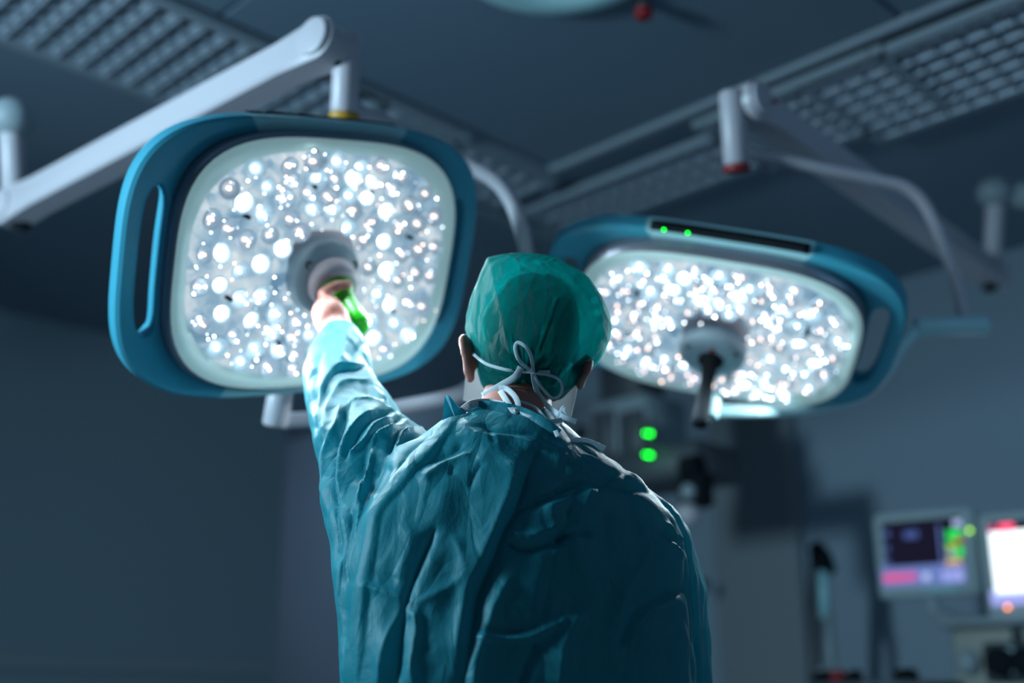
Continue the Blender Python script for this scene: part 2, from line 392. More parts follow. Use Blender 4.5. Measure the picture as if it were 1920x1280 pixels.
def light_head(root, seed, hub_y, handle_dir, handle_len, handle_kind, hot=(.24, .34, .42)):
    rnd = random.Random(seed); PI = math.pi
    tj = math.atan2(.262, .168)
    # frame: two blue grab handles, two pale segments
    angle_smooth(ring_part(tj, PI - tj).build('frame_segment', M['ltblue'], root))
    angle_smooth(ring_part(PI + tj, 2 * PI - tj).build('frame_segment', M['ltblue'], root))
    angle_smooth(ring_part(-tj, tj, .40).build('grab_handle', M['blue'], root))
    angle_smooth(ring_part(PI - tj, PI + tj, .40).build('grab_handle', M['blue'], root))
    ts = arc(0, 2 * PI, 96)[:-1]
    # rear shell
    mb = MB(); mb.rings([[sup(a_, b_, 3.2, t) + Vector((0, 0, z)) for t in ts] for a_, b_, z in
                         ((.316, .253, -.005), (.318, .255, -.035), (.31, .247, -.06), (.24, .19, -.085), (.12, .1, -.095), (.02, .02, -.096))])
    mb.build('rear_shell', M['white'], root)
    # bezel: raised wall around the panel
    mb = MB(); mb.rings([[sup(a_, b_, 3.3, t) + Vector((0, 0, z)) for t in ts] for a_, b_, z in
                         ((.315, .252, -.01), (.317, .254, .012), (.315, .252, .026), (.310, .247, .031))], cap=False)
    angle_smooth(mb.build('bezel', M['rim'], root), 60)
    mb = MB(); mb.rings([[sup(a_, b_, n_, t) + Vector((0, 0, z)) for t in ts] for a_, b_, n_, z in
                         ((.310, .247, 3.3, .031), (.303, .240, 3.2, .035), (.294, .231, 3.0, .033), (.284, .221, 2.8, .026))], cap=False)
    mb.build('panel_edge', M['rimglow'], root)
    mb = MB(); mb.rings([[sup(a_, b_, 2.8, t) + Vector((0, 0, .022 + 0 * t)) for t in ts] for a_, b_ in ((.29, .227), (.2, .15), (.075, .07))], cap=False)
    mb.build('light_panel', M['ledpanel'], root)
    # lenses on rounded rings
    spots = []
    for rr, n_ in ((.36, 11), (.50, 16), (.645, 21), (.79, 26), (.92, 26)):
        ph = rnd.random() * 6.28
        for i in range(n_):
            t = ph + 2 * PI * i / n_; q = sup(.285, .222, 2.0 + rr * .9, t) * rr
            q += Vector((rnd.uniform(-.004, .004), rnd.uniform(-.004, .004), 0))
            if (q - Vector((0, hub_y, 0))).length < .10: continue
            spots.append((q, rr))
    spots = spots[:100]
    for q, rr in spots:
        w = hot if rr < .85 else (.0, .3, .7)
        kd = rnd.choices(('hot', 'mid', 'warm'), w)[0]
        if rr > .3 and rnd.random() < .25: kd = 'warm' if rnd.random() < .5 else 'mid'
        o = bpy.data.objects.new('lens', LENS[kd]); COL.objects.link(o); o.parent = root
        o.location = q + Vector((0, 0, .022)); s_ = rnd.uniform(.82, 1.12); o.scale = (s_, s_, 1)
        o.rotation_euler = (rnd.uniform(-.25, .25), rnd.uniform(-.25, .25), 0)
    # glints of the facets: one piece
    mb = MB()
    for i in range(360):
        t = rnd.random() * 6.28; rr = rnd.random() ** .5 * .98; q = sup(.288, .225, 2.7, t) * rr
        if (q - Vector((0, hub_y, 0))).length < .082: continue
        if rnd.random() < .6:
            q0, _ = rnd.choice(spots); q = q0 + Vector((rnd.gauss(0, .011), rnd.gauss(0, .011), 0))
            if (q - Vector((0, hub_y, 0))).length < .082: continue
        r_ = rnd.choice((.0009, .0012, .0016, .0022)); mb.mi = rnd.choices((0, 1, 2), (.4, .2, .4))[0]
        mb.ell(q + Vector((0, 0, .041 + rnd.uniform(-.003, .004))), r_, r_, r_, nu=6, nv=4)
    o = mb.build('lens_glints', [M['sp_w'], M['sp_p'], M['sp_d']], root); tag(o, kind='stuff')
    # screw holes
    for i in range(8):
        t = i / 8 * 6.28 + .3; q = sup(.285, .222, 2.6, t) * .71
        mb = MB(); lathe(mb, q + Vector((0, 0, .040)), [(.001, .001), (.0042, .001), (.0042, -.018), (.001, -.018)], 10); mb.build('screw', M['dark'], root)
    # hub
    hc = Vector((0, hub_y, 0))
    mb = MB(); lathe(mb, hc, [(.076, .02), (.076, .046), (.070, .056), (.05, .062), (.01, .064)], 48); mb.build('hub', M['hubgrey'], root)
    for a in (.5, PI - .5, -PI / 2):
        q = hc + Vector((math.cos(a) * .058, math.sin(a) * .058, .056)); mb = MB(); lathe(mb, q, [(.009, -.004), (.009, .004), (.006, .0045), (.001, .003)], 16); mb.build('hub_screw', M['darkgrey'], root)
    hd = Vector(handle_dir).normalized(); p0 = hc + Vector((0, 0, .058))
    if handle_kind == 'green':
        mb = MB(); lathe(mb, p0, [(.05, -.004), (.05, .018), (.046, .03), (.034, .034), (.026, .03), (.02, .012)], 40, hd); mb.build('flange', M['white'], root)
        mb = MB(); lathe(mb, p0, [(.033, .010), (.033, .04), (.024, .06), (.024, .09), (.026, .12), (.025, handle_len - .006), (.018, handle_len), (.005, handle_len + .004)], 32, hd)
        mb.build('handle', M['green'], root)
    else:
        mb = MB(); lathe(mb, p0, [(.03, -.004), (.028, .012), (.018, .02), (.016, .05), (.0145, .06), (.0165, .10), (.018, .14), (.020, handle_len), (.016, handle_len + .012), (.003, handle_len + .014)], 28, hd)
        mb.build('handle', M['dark'], root)
        mb = MB(); lathe(mb, hc + Vector((0, .035, .062)), [(.006, -.003), (.006, .003), (.001, .004)], 14); mb.build('indicator', M['red'], root)
    return hc, p0, hd
def mat4(cols, loc):
    return Matrix.Translation(loc) @ Matrix(cols).to_4x4()
RL = Matrix(((0.747, 0.177, 0.641), (0.62, -0.534, -0.575), (0.24, 0.827, -0.509)))
RR = Matrix(((0.966, -0.053, -0.254), (-0.135, -0.94, -0.313), (-0.222, 0.337, -0.915)))
def ortho(R3):
    x, y, z = R3.col[0].copy(), R3.col[1].copy(), R3.col[2].copy(); z.normalize(); x = (x - z * x.dot(z)).normalized(); y = z.cross(x)
    return Matrix((x, y, z)).transposed()
RL, RR = ortho(RL), ortho(RR)
LP = at_depth(591, 491, 2.336); RP = at_depth(1345, 604, 2.692)
lampL = empty('surgical_light', mw=Matrix.Translation(LP) @ RL.to_4x4()); lampR = empty('surgical_light', mw=Matrix.Translation(RP) @ RR.to_4x4())
tag(lampL, 'large lit surgical light on the left with blue grab handles, gripped by the raised hand', 'surgical light', 'lit surgical lights on ceiling arms')
tag(lampR, 'lit surgical light on the right, tilted away, with black handle and unheld', 'surgical light', 'lit surgical lights on ceiling arms')
hdirw = Vector((.45, -.38, -.80)).normalized(); hdirL = RL.inverted() @ hdirw
hcL, p0L, hdL = light_head(lampL, 11, -.018, hdirL, .15, 'green')
hcR, p0R, hdR = light_head(lampR, 23, -.06, (0.02, -.06, 1), .165, 'black', (.10, .42, .48))
mwL = Matrix.Translation(LP) @ RL.to_4x4(); mwR = Matrix.Translation(RP) @ RR.to_4x4()
IL, IR = mwL.inverted(), mwR.inverted()
# the lit beam of each head
def beam(name, parent, loc, power, col, ang=150):
    ld = bpy.data.lights.new(name, 'SPOT'); ld.energy = power; ld.color = col; ld.shadow_soft_size = .0; ld.spot_size = math.radians(ang); ld.spot_blend = .6
    o = bpy.data.objects.new(name, ld); COL.objects.link(o); o.parent = parent; o.location = loc; o.rotation_euler = (math.pi, 0, 0)
for q in ((-.2, .12), (.2, .12), (-.2, -.12), (.2, -.12), (0, .18), (0, -.19), (-.22, 0), (.22, 0)):
    beam('lamp_beam', lampL, (*q, .06), 10.0, (.75, .93, 1))
    beam('lamp_beam', lampR, (*q, .06), 7, (.75, .93, 1))
# control strip
def control_strip(root, z0, full=True):
    mb = MB(); xs = arc(-.165, .165, 24); rr = []
    for x in xs:
        y = .276 * (1 - abs(x / .396) ** 3.6) ** (1 / 3.6)
        rr.append([Vector((x, y - .004, z0 - .002)), Vector((x, y + .007 + z0 * .2, z0 - .002)), Vector((x, y + .010 + z0 * .3, z0 - .006)), Vector((x, y + .010 + z0 * .3, z0 - .020)), Vector((x, y - .004, z0 - .020))])
    mb.rings(rr); o = mb.build('control_strip', M['dark'], root)
    for x in (-.135, -.085):
        y = .276 * (1 - abs(x / .396) ** 3.6) ** (1 / 3.6) + .004
        m2 = MB(); m2.ell((x, y, z0), .0028, .0028, .002, nu=10, nv=6); m2.build('indicator_light', M['led_green'] if full else M['darkgrey'], root)
control_strip(lampR, 0); control_strip(lampL, -.026, False)

# ---- arms
def capsule_arm(mb, a, b_, r0, r1, w, side):
    """flat-sided spring arm of rounded outline between two joint centres; side = direction of its thickness"""
    d = (b_ - a).normalized(); side = (side - d * side.dot(d)).normalized(); u = side.cross(d)
    out = []
    n = 14
    for k in range(n + 1):
        t = math.pi / 2 + math.pi * k / n; out.append(a + d * math.cos(t) * r0 + u * math.sin(t) * r0)
    k_ = .82
    out.append(a + d * (r0 * 2.3) - u * r0 * k_); out.append(b_ - d * (r1 * 2.3) - u * r1 * k_)
    for k in range(n + 1):
        t = -math.pi / 2 + math.pi * k / n; out.append(b_ + d * math.cos(t) * r1 + u * math.sin(t) * r1)
    out.append(b_ - d * (r1 * 2.3) + u * r1 * k_); out.append(a + d * (r0 * 2.3) + u * r0 * k_)
    c = (a + b_) / 2
    def sh(s_, e):
        res = []
        for p in out:
            # shrink towards centre line for the bevel
            v = p - c; al = v.dot(d); q = v - d * al; L_ = q.length
            res.append(c + d * (al * (1 - e / max((b_ - a).length / 2, .1))) + q * max(0, 1 - e / max(L_, 1e-4)) + side * s_)
        return res
    mb.rings([sh(-w / 2, .008), sh(-w / 2 + .006, .001), sh(w / 2 - .006, .001), sh(w / 2, .008)])
def arms(root, inv, Jt, Jb, side, tube_top, tube_bot, ringm, kn_top, ext_end, knob_off):
    mb = MB(inv); capsule_arm(mb, Jt, Jb, .050, .052, .075, side); o = mb.build('spring_arm', M['white'], root); angle_smooth(o)
    for J, lab in ((Jt, 0), (Jb, 1)):
        mb = MB(inv); mb.cyl(J - side * .046, J + side * .046, .043, 32, .005); mb.build('joint_cap', M['white'], root)
    mb = MB(inv); mb.cyl(tube_top, tube_bot, .030, 24, .012); mb.build('drop_tube', M['white'], root)
    mb = MB(inv); dd = (tube_bot - tube_top).normalized(); mb.cyl(tube_bot - dd * .004, tube_bot + dd * .014, .032, 24, .004); mb.build('lock_ring', ringm, root)
    mb = MB(inv); mb.ell(Jt + (tube_top - Jt) * .5 + Vector((0, 0, -.045)), .016, .016, .02); mb.build('bolt', M['dark'], root)
    mb = MB(inv); mb.ell(Jt - side * .047 + Vector((.022, 0, -.01)), .007, .004, .007); mb.build('marker_dot', ringm, root)
    # lower joint: knob, riser tube, knuckle and extension arm
    mb = MB(inv); mb.ell(Jb + knob_off, .028, .02, .012); mb.build('release_knob', M['dark'], root)
    mb = MB(inv); mb.cyl(Jb + Vector((0, 0, .03)), kn_top, .031, 24, .006); mb.build('riser_tube', M['white'], root)
    e = (ext_end - kn_top); e.z = 0; e.normalize()
    mb = MB(inv); mb.ell(kn_top + Vector((0, 0, .02)), .06, .06, .055); mb.build('knuckle', M['grey'], root)
    mb = MB(inv); mb.cyl(kn_top + Vector((0, 0, .02)), Vector((ext_end.x, ext_end.y, kn_top.z + .02)), .045, 24); mb.build('extension_arm', M['grey'], root)
    if abs(ext_end.z - H) < .05:
        mb = MB(inv); mb.cyl(Vector((ext_end.x, ext_end.y, kn_top.z - .06)), Vector((ext_end.x, ext_end.y, H)), .06); lathe(mb, Vector((ext_end.x, ext_end.y, H)), [(.16, -.001), (.16, -.03), (.07, -.05)]); mb.build('ceiling_mount', M['white'], root)

JtL = at_depth(612, 83, 2.52); JbL = at_depth(24, 393, 3.15); dL = (JbL - JtL).normalized(); sideL = dL.cross(Zv).normalized()
if sideL.dot(FW) < 0: sideL = -sideL
tL0 = at_depth(653, 62, 2.54); tL1 = at_depth(645, 216, 2.54)
arms(lampL, IL, JtL, JbL, sideL, tL0, tL1, M['yellow'], at_depth(20, 235, 3.15), at_depth(-700, 170, 3.3).xy.to_3d() + Vector((0, 0, H)), Vector((.03, -.01, -.05)))
# left yoke: from the drop tube round the head to the pivot under it
yk = [at_depth(650, 200, 2.56), at_depth(690, 218, 2.60), at_depth(780, 255, 2.64), at_depth(870, 305, 2.66), at_depth(935, 345, 2.66), at_depth(968, 400, 2.66),
      at_depth(988, 480, 2.66), at_depth(990, 560, 2.66), at_depth(960, 640, 2.66), at_depth(905, 705, 2.66), at_depth(850, 742, 2.66), at_depth(760, 762, 2.64), at_depth(650, 782, 2.6), at_depth(530, 788, 2.55)]
mb = MB(IL); mb.tube(smooth_path(yk, 8), .0175, 16); mb.build('yoke', M['white'], lampL)
mb = MB(IL); mb.cyl(at_depth(528, 725, 2.50), at_depth(515, 800, 2.50), .027, 24, .008); mb.build('pivot', M['white'], lampL)
# right arm
JtR = at_depth(1402, 195, 2.86); JbR = at_depth(1862, 515, 4.1); dR = (JbR - JtR).normalized(); sideR = dR.cross(Zv).normalized()
if sideR.dot(FW) < 0: sideR = -sideR
tR0 = at_depth(1370, 168, 2.84); tR1 = at_depth(1381, 312, 2.84)
arms(lampR, IR, JtR, JbR, sideR, tR0, tR1, M['red'], at_depth(1866, 372, 4.1), at_depth(2420, 330, 4.4).xy.to_3d() + Vector((0, 0, H)), Vector((-.03, -.03, -.06)))
yk = [at_depth(1385, 290, 2.86), at_depth(1410, 292, 2.87), at_depth(1460, 298, 2.88), at_depth(1560, 320, 2.9), at_depth(1650, 338, 2.92), at_depth(1700, 352, 2.93), at_depth(1735, 385, 2.94),
      at_depth(1765, 450, 2.95), at_depth(1790, 520, 2.96), at_depth(1808, 600, 2.97)]
mb = MB(IR); mb.tube(smooth_path(yk, 8), .0155, 16); mb.build('yoke', M['white'], lampR)
mb = MB(IR); mb.cyl(at_depth(1850, 609, 2.97), at_depth(1715, 614, 2.95), .025, 24, .006); mb.build('pivot', M['whiteb'], lampR)
mb = MB(IR); mb.tube(smooth_path([at_depth(1722, 614, 2.95), at_depth(1690, 650, 2.93), at_depth(1655, 705, 2.9), at_depth(1600, 745, 2.86), at_depth(1500, 768, 2.8), at_depth(1330, 772, 2.72)], 8), .0155, 16)
mb.cyl(at_depth(1334, 745, 2.68), at_depth(1328, 783, 2.66), .022, 20, .005); mb.build('lower_yoke', M['whiteb'], lampR)

# ------------------------------------------------------------------ the surgeon
def voxel(mb, vs, sm=3):
    me = mb.mesh('tmp'); o = bpy.data.objects.new('tmp', me); COL.objects.link(o)
    md = o.modifiers.new('r', 'REMESH'); md.mode = 'VOXEL'; md.voxel_size = vs; md.adaptivity = 0
    dg = bpy.context.evaluated_depsgraph_get(); dg.update()
    m2 = bpy.data.meshes.new_from_object(o.evaluated_get(dg)); bpy.data.objects.remove(o)
    smooth_mesh(m2, sm); return m2
def getv(me): v = np.empty(len(me.vertices) * 3); me.vertices.foreach_get('co', v); return v.reshape(-1, 3)
def setv(me, v): me.vertices.foreach_set('co', v.ravel()); me.update()
def smooth_mesh(me, it, mask=None, lam=.6):
    if it == 0: return
    V = getv(me); n_ = len(V); e = np.empty(len(me.edges) * 2, dtype=np.int64); me.edges.foreach_get('vertices', e); e = e.reshape(-1, 2)
    i = np.concatenate([e[:, 0], e[:, 1]]); j = np.concatenate([e[:, 1], e[:, 0]]); cnt = np.bincount(i, minlength=n_)[:, None]
    cnt[cnt == 0] = 1
    for _ in range(it):
        A_ = np.stack([np.bincount(i, V[j, k], n_) for k in range(3)], 1) / cnt
        V = V + (A_ - V) * (lam if mask is None else lam * mask[:, None])
    setv(me, V)
def normals(me):
    nn = np.empty(len(me.vertices) * 3); me.vertices.foreach_get('normal', nn) if False else None
    return np.array([v.normal[:] for v in me.vertices])
def row(px0, px1, py, y, hd, n=40, p=2.3, dx=0, turn=0):
    # turn > 0 swings the right-hand side of the section away from the camera
    hw_ = (at_y(px1, py, y) - at_y(px0, py, y)).length / 2; dy = hw_ * turn * max(0, min(1, (py - 790) / 110))
    if dy:
        a, b_ = at_y(px0 + dx, py, y - dy), at_y(px1 - dx, py, y + dy); c = (a + b_) / 2; X = (b_ - a); X.z = 0; hw = X.length / 2; X.normalize(); Y = Vector((-X.y, X.x, 0)); out = []
        for k in range(n):
            t = 2 * math.pi * k / n; cx, sy = math.cos(t), math.sin(t); r = (abs(cx) ** p + abs(sy) ** p) ** (-1 / p)
            out.append(c + X * (cx * r * hw) + Y * (sy * r * hd))
        return out
    a, b_ = at_y(px0 + dx, py, y), at_y(px1 - dx, py, y); c = (a + b_) / 2; hw = (b_ - a).length / 2
    out = []
    for k in range(n):
        t = 2 * math.pi * k / n; cx, sy = math.cos(t), math.sin(t); r = (abs(cx) ** p + abs(sy) ** p) ** (-1 / p)
        out.append(c + Vector((cx * r * hw, sy * r * hd, 0)))
    return out
PY = 1.78
torso_rows = [(882, 1012, 764, 1.815, .052), (870, 1030, 776, 1.81, .062), (842, 1052, 794, 1.80, .075), (800, 1078, 818, 1.795, .088), (752, 1118, 846, 1.79, .100), (722, 1162, 880, 1.785, .112),
              (704, 1206, 915, 1.78, .122), (690, 1240, 950, PY, .130), (672, 1265, 1000, PY, .138), (655, 1275, 1060, PY, .142), (645, 1280, 1120, PY, .145), (641, 1284, 1200, PY, .148), (643, 1288, 1290, PY, .15)]
larm_rows = [(603, 664, 606, 2.075, .034), (585, 690, 642, 2.05, .046), (574, 698, 690, 2.01, .058), (577, 726, 735, 1.97, .068), (581, 756, 776, 1.93, .078), (585, 800, 812, 1.89, .088), (587, 830, 840, 1.87, .095),
             (592, 840, 880, 1.85, .102), (601, 830, 930, 1.83, .11), (611, 810, 980, 1.81, .115), (626, 790, 1035, 1.80, .118), (635, 780, 1100, 1.79, .12), (639, 780, 1200, 1.79, .125), (642, 780, 1290, 1.79, .125)]
rarm_rows = [(1080, 1172, 893, 1.85, .05), (1070, 1218, 922, 1.86, .068), (1075, 1258, 952, 1.87, .08), (1085, 1290, 1000, 1.875, .088), (1100, 1311, 1060, 1.88, .09), (1115, 1325, 1110, 1.885, .09),
             (1125, 1330, 1200, 1.90, .088), (1135, 1334, 1290, 1.915, .085)]
def world_ring(c, hw, hd, n=40, p=2.3):
    out = []
    for k in range(n):
        t = 2 * math.pi * k / n; cx, sy = math.cos(t), math.sin(t); r = (abs(cx) ** p + abs(sy) ** p) ** (-1 / p)
        out.append(Vector(c) + Vector((cx * r * hw, sy * r * hd, 0)))
    return out
person = empty('person', (.01, 1.80, 0)); PI_ = Matrix.Translation(-person.location)
tag(person, 'person from behind in blue surgical gown and green cap, left hand raised to the lamp', 'person')
off = np.array(person.location)

gb = MB()
TURN = .30
tr = [row(*r_, turn=TURN) for r_ in torso_rows]
zb = tr[-1][0].z; cx_ = sum((p.x for p in tr[-1]), 0) / 40
for z, hw, hd in ((.95, .265, .155), (.75, .275, .17), (.55, .285, .18), (.42, .29, .185)): tr.append(world_ring((cx_, PY, z), hw, hd))
gb.rings(tr[::-1])
lr = [row(*r_) for r_ in larm_rows]
lc = sum(lr[-1], Vector()) / 40
for z, dx_, hw, hd in ((1.0, .02, .08, .12), (.88, .05, .07, .11), (.76, .09, .05, .08)): lr.append(world_ring((lc.x + dx_, PY, z), hw, hd))
gb.rings(lr[::-1])
ra = [row(*r_) for r_ in rarm_rows][::-1]
gb.rings(ra)
el = sum(ra[0], Vector()) / 40
# right forearm bent forward inside the sleeve
gb.tube([el + Vector((0, -.0, .06)), el + Vector((.0, .03, -.03)), el + Vector((-.03, .16, -.05)), el + Vector((-.07, .30, -.01))], [.078, .075, .06, .045], 20)
gown = voxel(gb, .0036, 9)

# --- folds traced as raised or sunken lines, in pixel coordinates of the person's back
FOLDS = [  # (points, width_px, height_m, kind)  kind: r ridge(+/-), s step (left side of the path raised)
    ([(846, 778), (800, 822), (745, 885), (705, 945), (693, 1010), (676, 1100), (662, 1200), (652, 1290)], 5, .0040, 's'),
    ([(868, 790), (822, 838), (770, 895), (724, 958), (710, 1020), (697, 1100), (688, 1200), (680, 1290)], 5, -.0045, 's'),
    ([(1005, 846), (1050, 866), (1105, 878), (1167, 888)], 6, .0045, 's'),
    ([(1167, 890), (1120, 915), (1060, 934), (1010, 955)], 7, .006, 's'),
    ([(962, 962), (1010, 942), (1050, 920), (1100, 896)], 7, -.008, 'r'),
    ([(950, 1012), (975, 1030), (1020, 1024), (1060, 1003), (1108, 1000)], 7, -.008, 'r'),
    ([(950, 985), (975, 1003), (1020, 998), (1060, 975), (1072, 930)], 12, .005, 'r'),
    ([(1085, 915), (1065, 955), (1052, 1000), (1040, 1020)], 8, -.006, 'r'),
    ([(1110, 912), (1090, 960), (1075, 1010)], 14, .006, 'r'),
    ([(1003, 850), (985, 900), (968, 950), (944, 1000), (925, 1050), (900, 1110), (888, 1170), (868, 1290)], 11, -.011, 'r'),
    ([(975, 860), (955, 920), (930, 980), (905, 1040), (875, 1100), (862, 1170), (842, 1290)], 24, .007, 'r'),
    ([(955, 1080), (928, 1130), (912, 1180), (892, 1240), (885, 1290)], 22, .007, 'r'),
    ([(815, 985), (790, 1040), (768, 1100), (757, 1140), (748, 1200), (744, 1290)], 9, -.009, 'r'),
    ([(775, 985), (755, 1040), (742, 1085)], 26, .004, 'r'),
    ([(850, 1000), (866, 1040), (864, 1080), (820, 1110), (775, 1132)], 14, .004, 'r'),
    ([(690, 1098), (730, 1112), (762, 1126)], 9, .006, 'r'),
    ([(762, 1130), (735, 1180), (720, 1240), (715, 1290)], 14, .007, 'r'),
    ([(774, 1140), (780, 1180), (772, 1240), (776, 1290)], 12, .006, 'r'),
    ([(890, 1192), (930, 1196), (980, 1196), (1010, 1188), (1060, 1160)], 7, .006, 'r'),
    ([(905, 1180), (960, 1184), (1010, 1172)], 8, -.004, 'r'),
    ([(1010, 1200), (985, 1250), (975, 1290)], 18, -.008, 'r'),
    ([(1085, 1150), (1055, 1210), (1045, 1290)], 22, .007, 'r'),
    ([(1285, 1105), (1240, 1120), (1190, 1160), (1165, 1220)], 9, -.008, 'r'),
    ([(1240, 1000), (1200, 1060), (1165, 1120), (1150, 1200)], 26, .008, 'r'),
    ([(1262, 960), (1285, 1010), (1297, 1080), (1302, 1150), (1310, 1290)], 7, .006, 'r'),
    ([(1250, 975), (1272, 1020), (1284, 1090), (1294, 1160), (1300, 1290)], 6, -.006, 'r'),
    ([(1170, 890), (1215, 915), (1250, 945), (1268, 985)], 9, .006, 'r'),
    ([(1130, 908), (1180, 915), (1225, 928), (1250, 955)], 8, -.006, 'r'),
    ([(1240, 985), (1262, 1000), (1276, 1015)], 6, .005, 'r'), ([(1235, 1003), (1258, 1015), (1278, 1035)], 5, -.004, 'r'),
    ([(1250, 1020), (1262, 1030), (1282, 1052)], 5, .004, 'r'),
    # collar area
    ([(900, 800), (950, 812), (1000, 815), (1050, 838)], 6, -.004, 'r'),
    ([(860, 800), (900, 820), (960, 826), (1010, 845)], 8, .004, 'r'),
    ([(915, 806), (925, 835)], 5, -.003, 'r'), ([(870, 830), (840, 850), (800, 865), (780, 880)], 7, -.005, 'r'),
    ([(880, 850), (830, 870), (790, 900)], 8, .004, 'r'), ([(905, 870), (890, 890), (880, 915)], 6, -.003, 'r'), ([(850, 870), (845, 890)], 5, -.003, 'r'),
    # sleeve gathers, left shoulder
    ([(642, 760), (632, 790), (620, 815), (608, 850), (606, 890), (612, 960)], 6, .006, 'r'),
    ([(655, 758), (690, 752), (715, 762), (740, 775)], 6, .006, 'r'),
    ([(650, 772), (640, 800), (630, 850), (627, 910), (630, 980), (640, 1060)], 6, -.008, 'r'),
    ([(700, 775), (668, 795), (645, 825), (636, 860), (634, 930)], 9, .008, 'r'),
    ([(735, 775), (700, 785), (672, 808), (655, 840), (646, 862)], 6, -.008, 'r'),
    ([(735, 786), (705, 800), (680, 828), (648, 858)], 6, .008, 'r'),
    ([(760, 784), (722, 797), (700, 818), (690, 850), (678, 900), (660, 960)], 6, -.008, 'r'),
    ([(745, 800), (722, 812), (698, 826), (690, 870), (676, 920), (662, 960)], 6, .010, 'r'),
    ([(790, 796), (755, 802), (742, 815), (740, 830), (728, 855)], 5, -.007, 'r'),
    ([(820, 800), (790, 802), (765, 808), (752, 818), (742, 850)], 5, .007, 'r'),
    ([(816, 815), (790, 826), (760, 850), (735, 890)], 8, -.006, 'r'),
    ([(728, 870), (712, 900), (705, 930)], 8, -.006, 'r'),
    ([(678, 900), (676, 950), (672, 1010), (660, 1090)], 9, .007, 'r'), ([(662, 960), (652, 1020), (656, 1100)], 7, -.007, 'r'),
    ([(648, 1040), (645, 1120), (650, 1200), (655, 1280)], 7, .006, 'r'),
    # sleeve near elbow and forearm
    ([(606, 830), (612, 780), (628, 735), (650, 715), (690, 712)], 10, .007, 'r'),
    ([(597, 800), (603, 755), (618, 715), (640, 692), (690, 686)], 5, .008, 's'),
    ([(690, 640), (670, 655), (655, 680)], 7, -.006, 'r'), ([(650, 618), (645, 650), (640, 685)], 6, .006, 'r'), ([(686, 690), (700, 725), (728, 755)], 8, .006, 'r'),
    ([(605, 660), (598, 700), (592, 760), (590, 820)], 7, -.006, 'r'),
]
def fold_field(P, folds=FOLDS):
    D = np.zeros(len(P)); 
    for pts, w, h, kd in folds:
        pts = np.array([tuple(p)[:2] for p in smooth_path([(x, y, 0) for x, y in pts], 5)])
        lo = pts.min(0) - 6 * w - 10; hi = pts.max(0) + 6 * w + 10
        idx = np.where(((P > lo) & (P < hi)).all(1))[0]
        if len(idx) == 0: continue
        Q = P[idx]; best = np.full(len(idx), 1e9); sg = np.zeros(len(idx)); par = np.zeros(len(idx)); nseg = len(pts) - 1
        for i in range(nseg):
            a = pts[i]; d = pts[i + 1] - a; L2 = d @ d; t = np.clip(((Q - a) @ d) / L2, 0, 1); c = a + t[:, None] * d; r = Q - c; dd = np.hypot(r[:, 0], r[:, 1])
            m_ = dd < best; best[m_] = dd[m_]; sg[m_] = np.sign(d[0] * r[m_, 1] - d[1] * r[m_, 0]); par[m_] = (i + t[m_]) / nseg
        taper = np.clip(np.minimum(par, 1 - par) * 6 + .25, 0, 1)
        if kd == 'r':
            x = best / w; D[idx] += h * taper * np.exp(-np.minimum(x ** 1.15 * 1.15, 30))
        else:
            x = best * sg / w; D[idx] += abs(h) * taper * .5 * (1 + np.tanh(-x * np.sign(h) * 2.2)) * np.exp(-np.minimum((best / (w * 5)) ** 2, 30))
    return D
V = getv(gown); N_ = normals(gown); P = project(V)
view = CN - V; view /= np.linalg.norm(view, axis=1)[:, None]
fac = np.clip((N_ * view).sum(1) * 2.2 + .25, 0, 1)
D = fold_field(P) * fac * 1.25
nzv = np.array([noise.ridged_multi_fractal((v[0] * 4.2 + v[2] * 2.0, v[1] * 4.2, v[2] * 3.2 - v[0] * 1.5), 1.0, 2.1, 3, 1.0, 2.0) for v in V])
nzv2 = np.array([noise.noise((v[0] * 22, v[1] * 22, v[2] * 15)) for v in V])
nzv3 = np.array([noise.noise((v[0] * 5 + 9, v[1] * 5, v[2] * 4)) for v in V])
def tri(x): return np.abs((x % 1.0) - .5) * 2 - .5
rg = np.random.default_rng(5); fac_n = np.zeros(len(V))
for lam_, amp in ((.21, .0050), (.17, .0042), (.12, .0030), (.085, .0020), (.06, .0014), (.04, .0008)):
    for q_ in range(2):
        k_ = rg.normal(size=3) * np.array([1, .6, .55]); k_ /= np.linalg.norm(k_)
        wp = np.array([0.0]) + nzv3 * .35 + nzv2 * .05
        fac_n += amp * tri(V @ k_ / lam_ + rg.random() + wp * (.6 + .5 * q_))
D += (nzv - nzv.mean()) * .0015 + nzv3 * .005 + fac_n
V = V + N_ * D[:, None]
setv(gown, V - off)
gown_o = link('gown', gown, M['gown'], person)

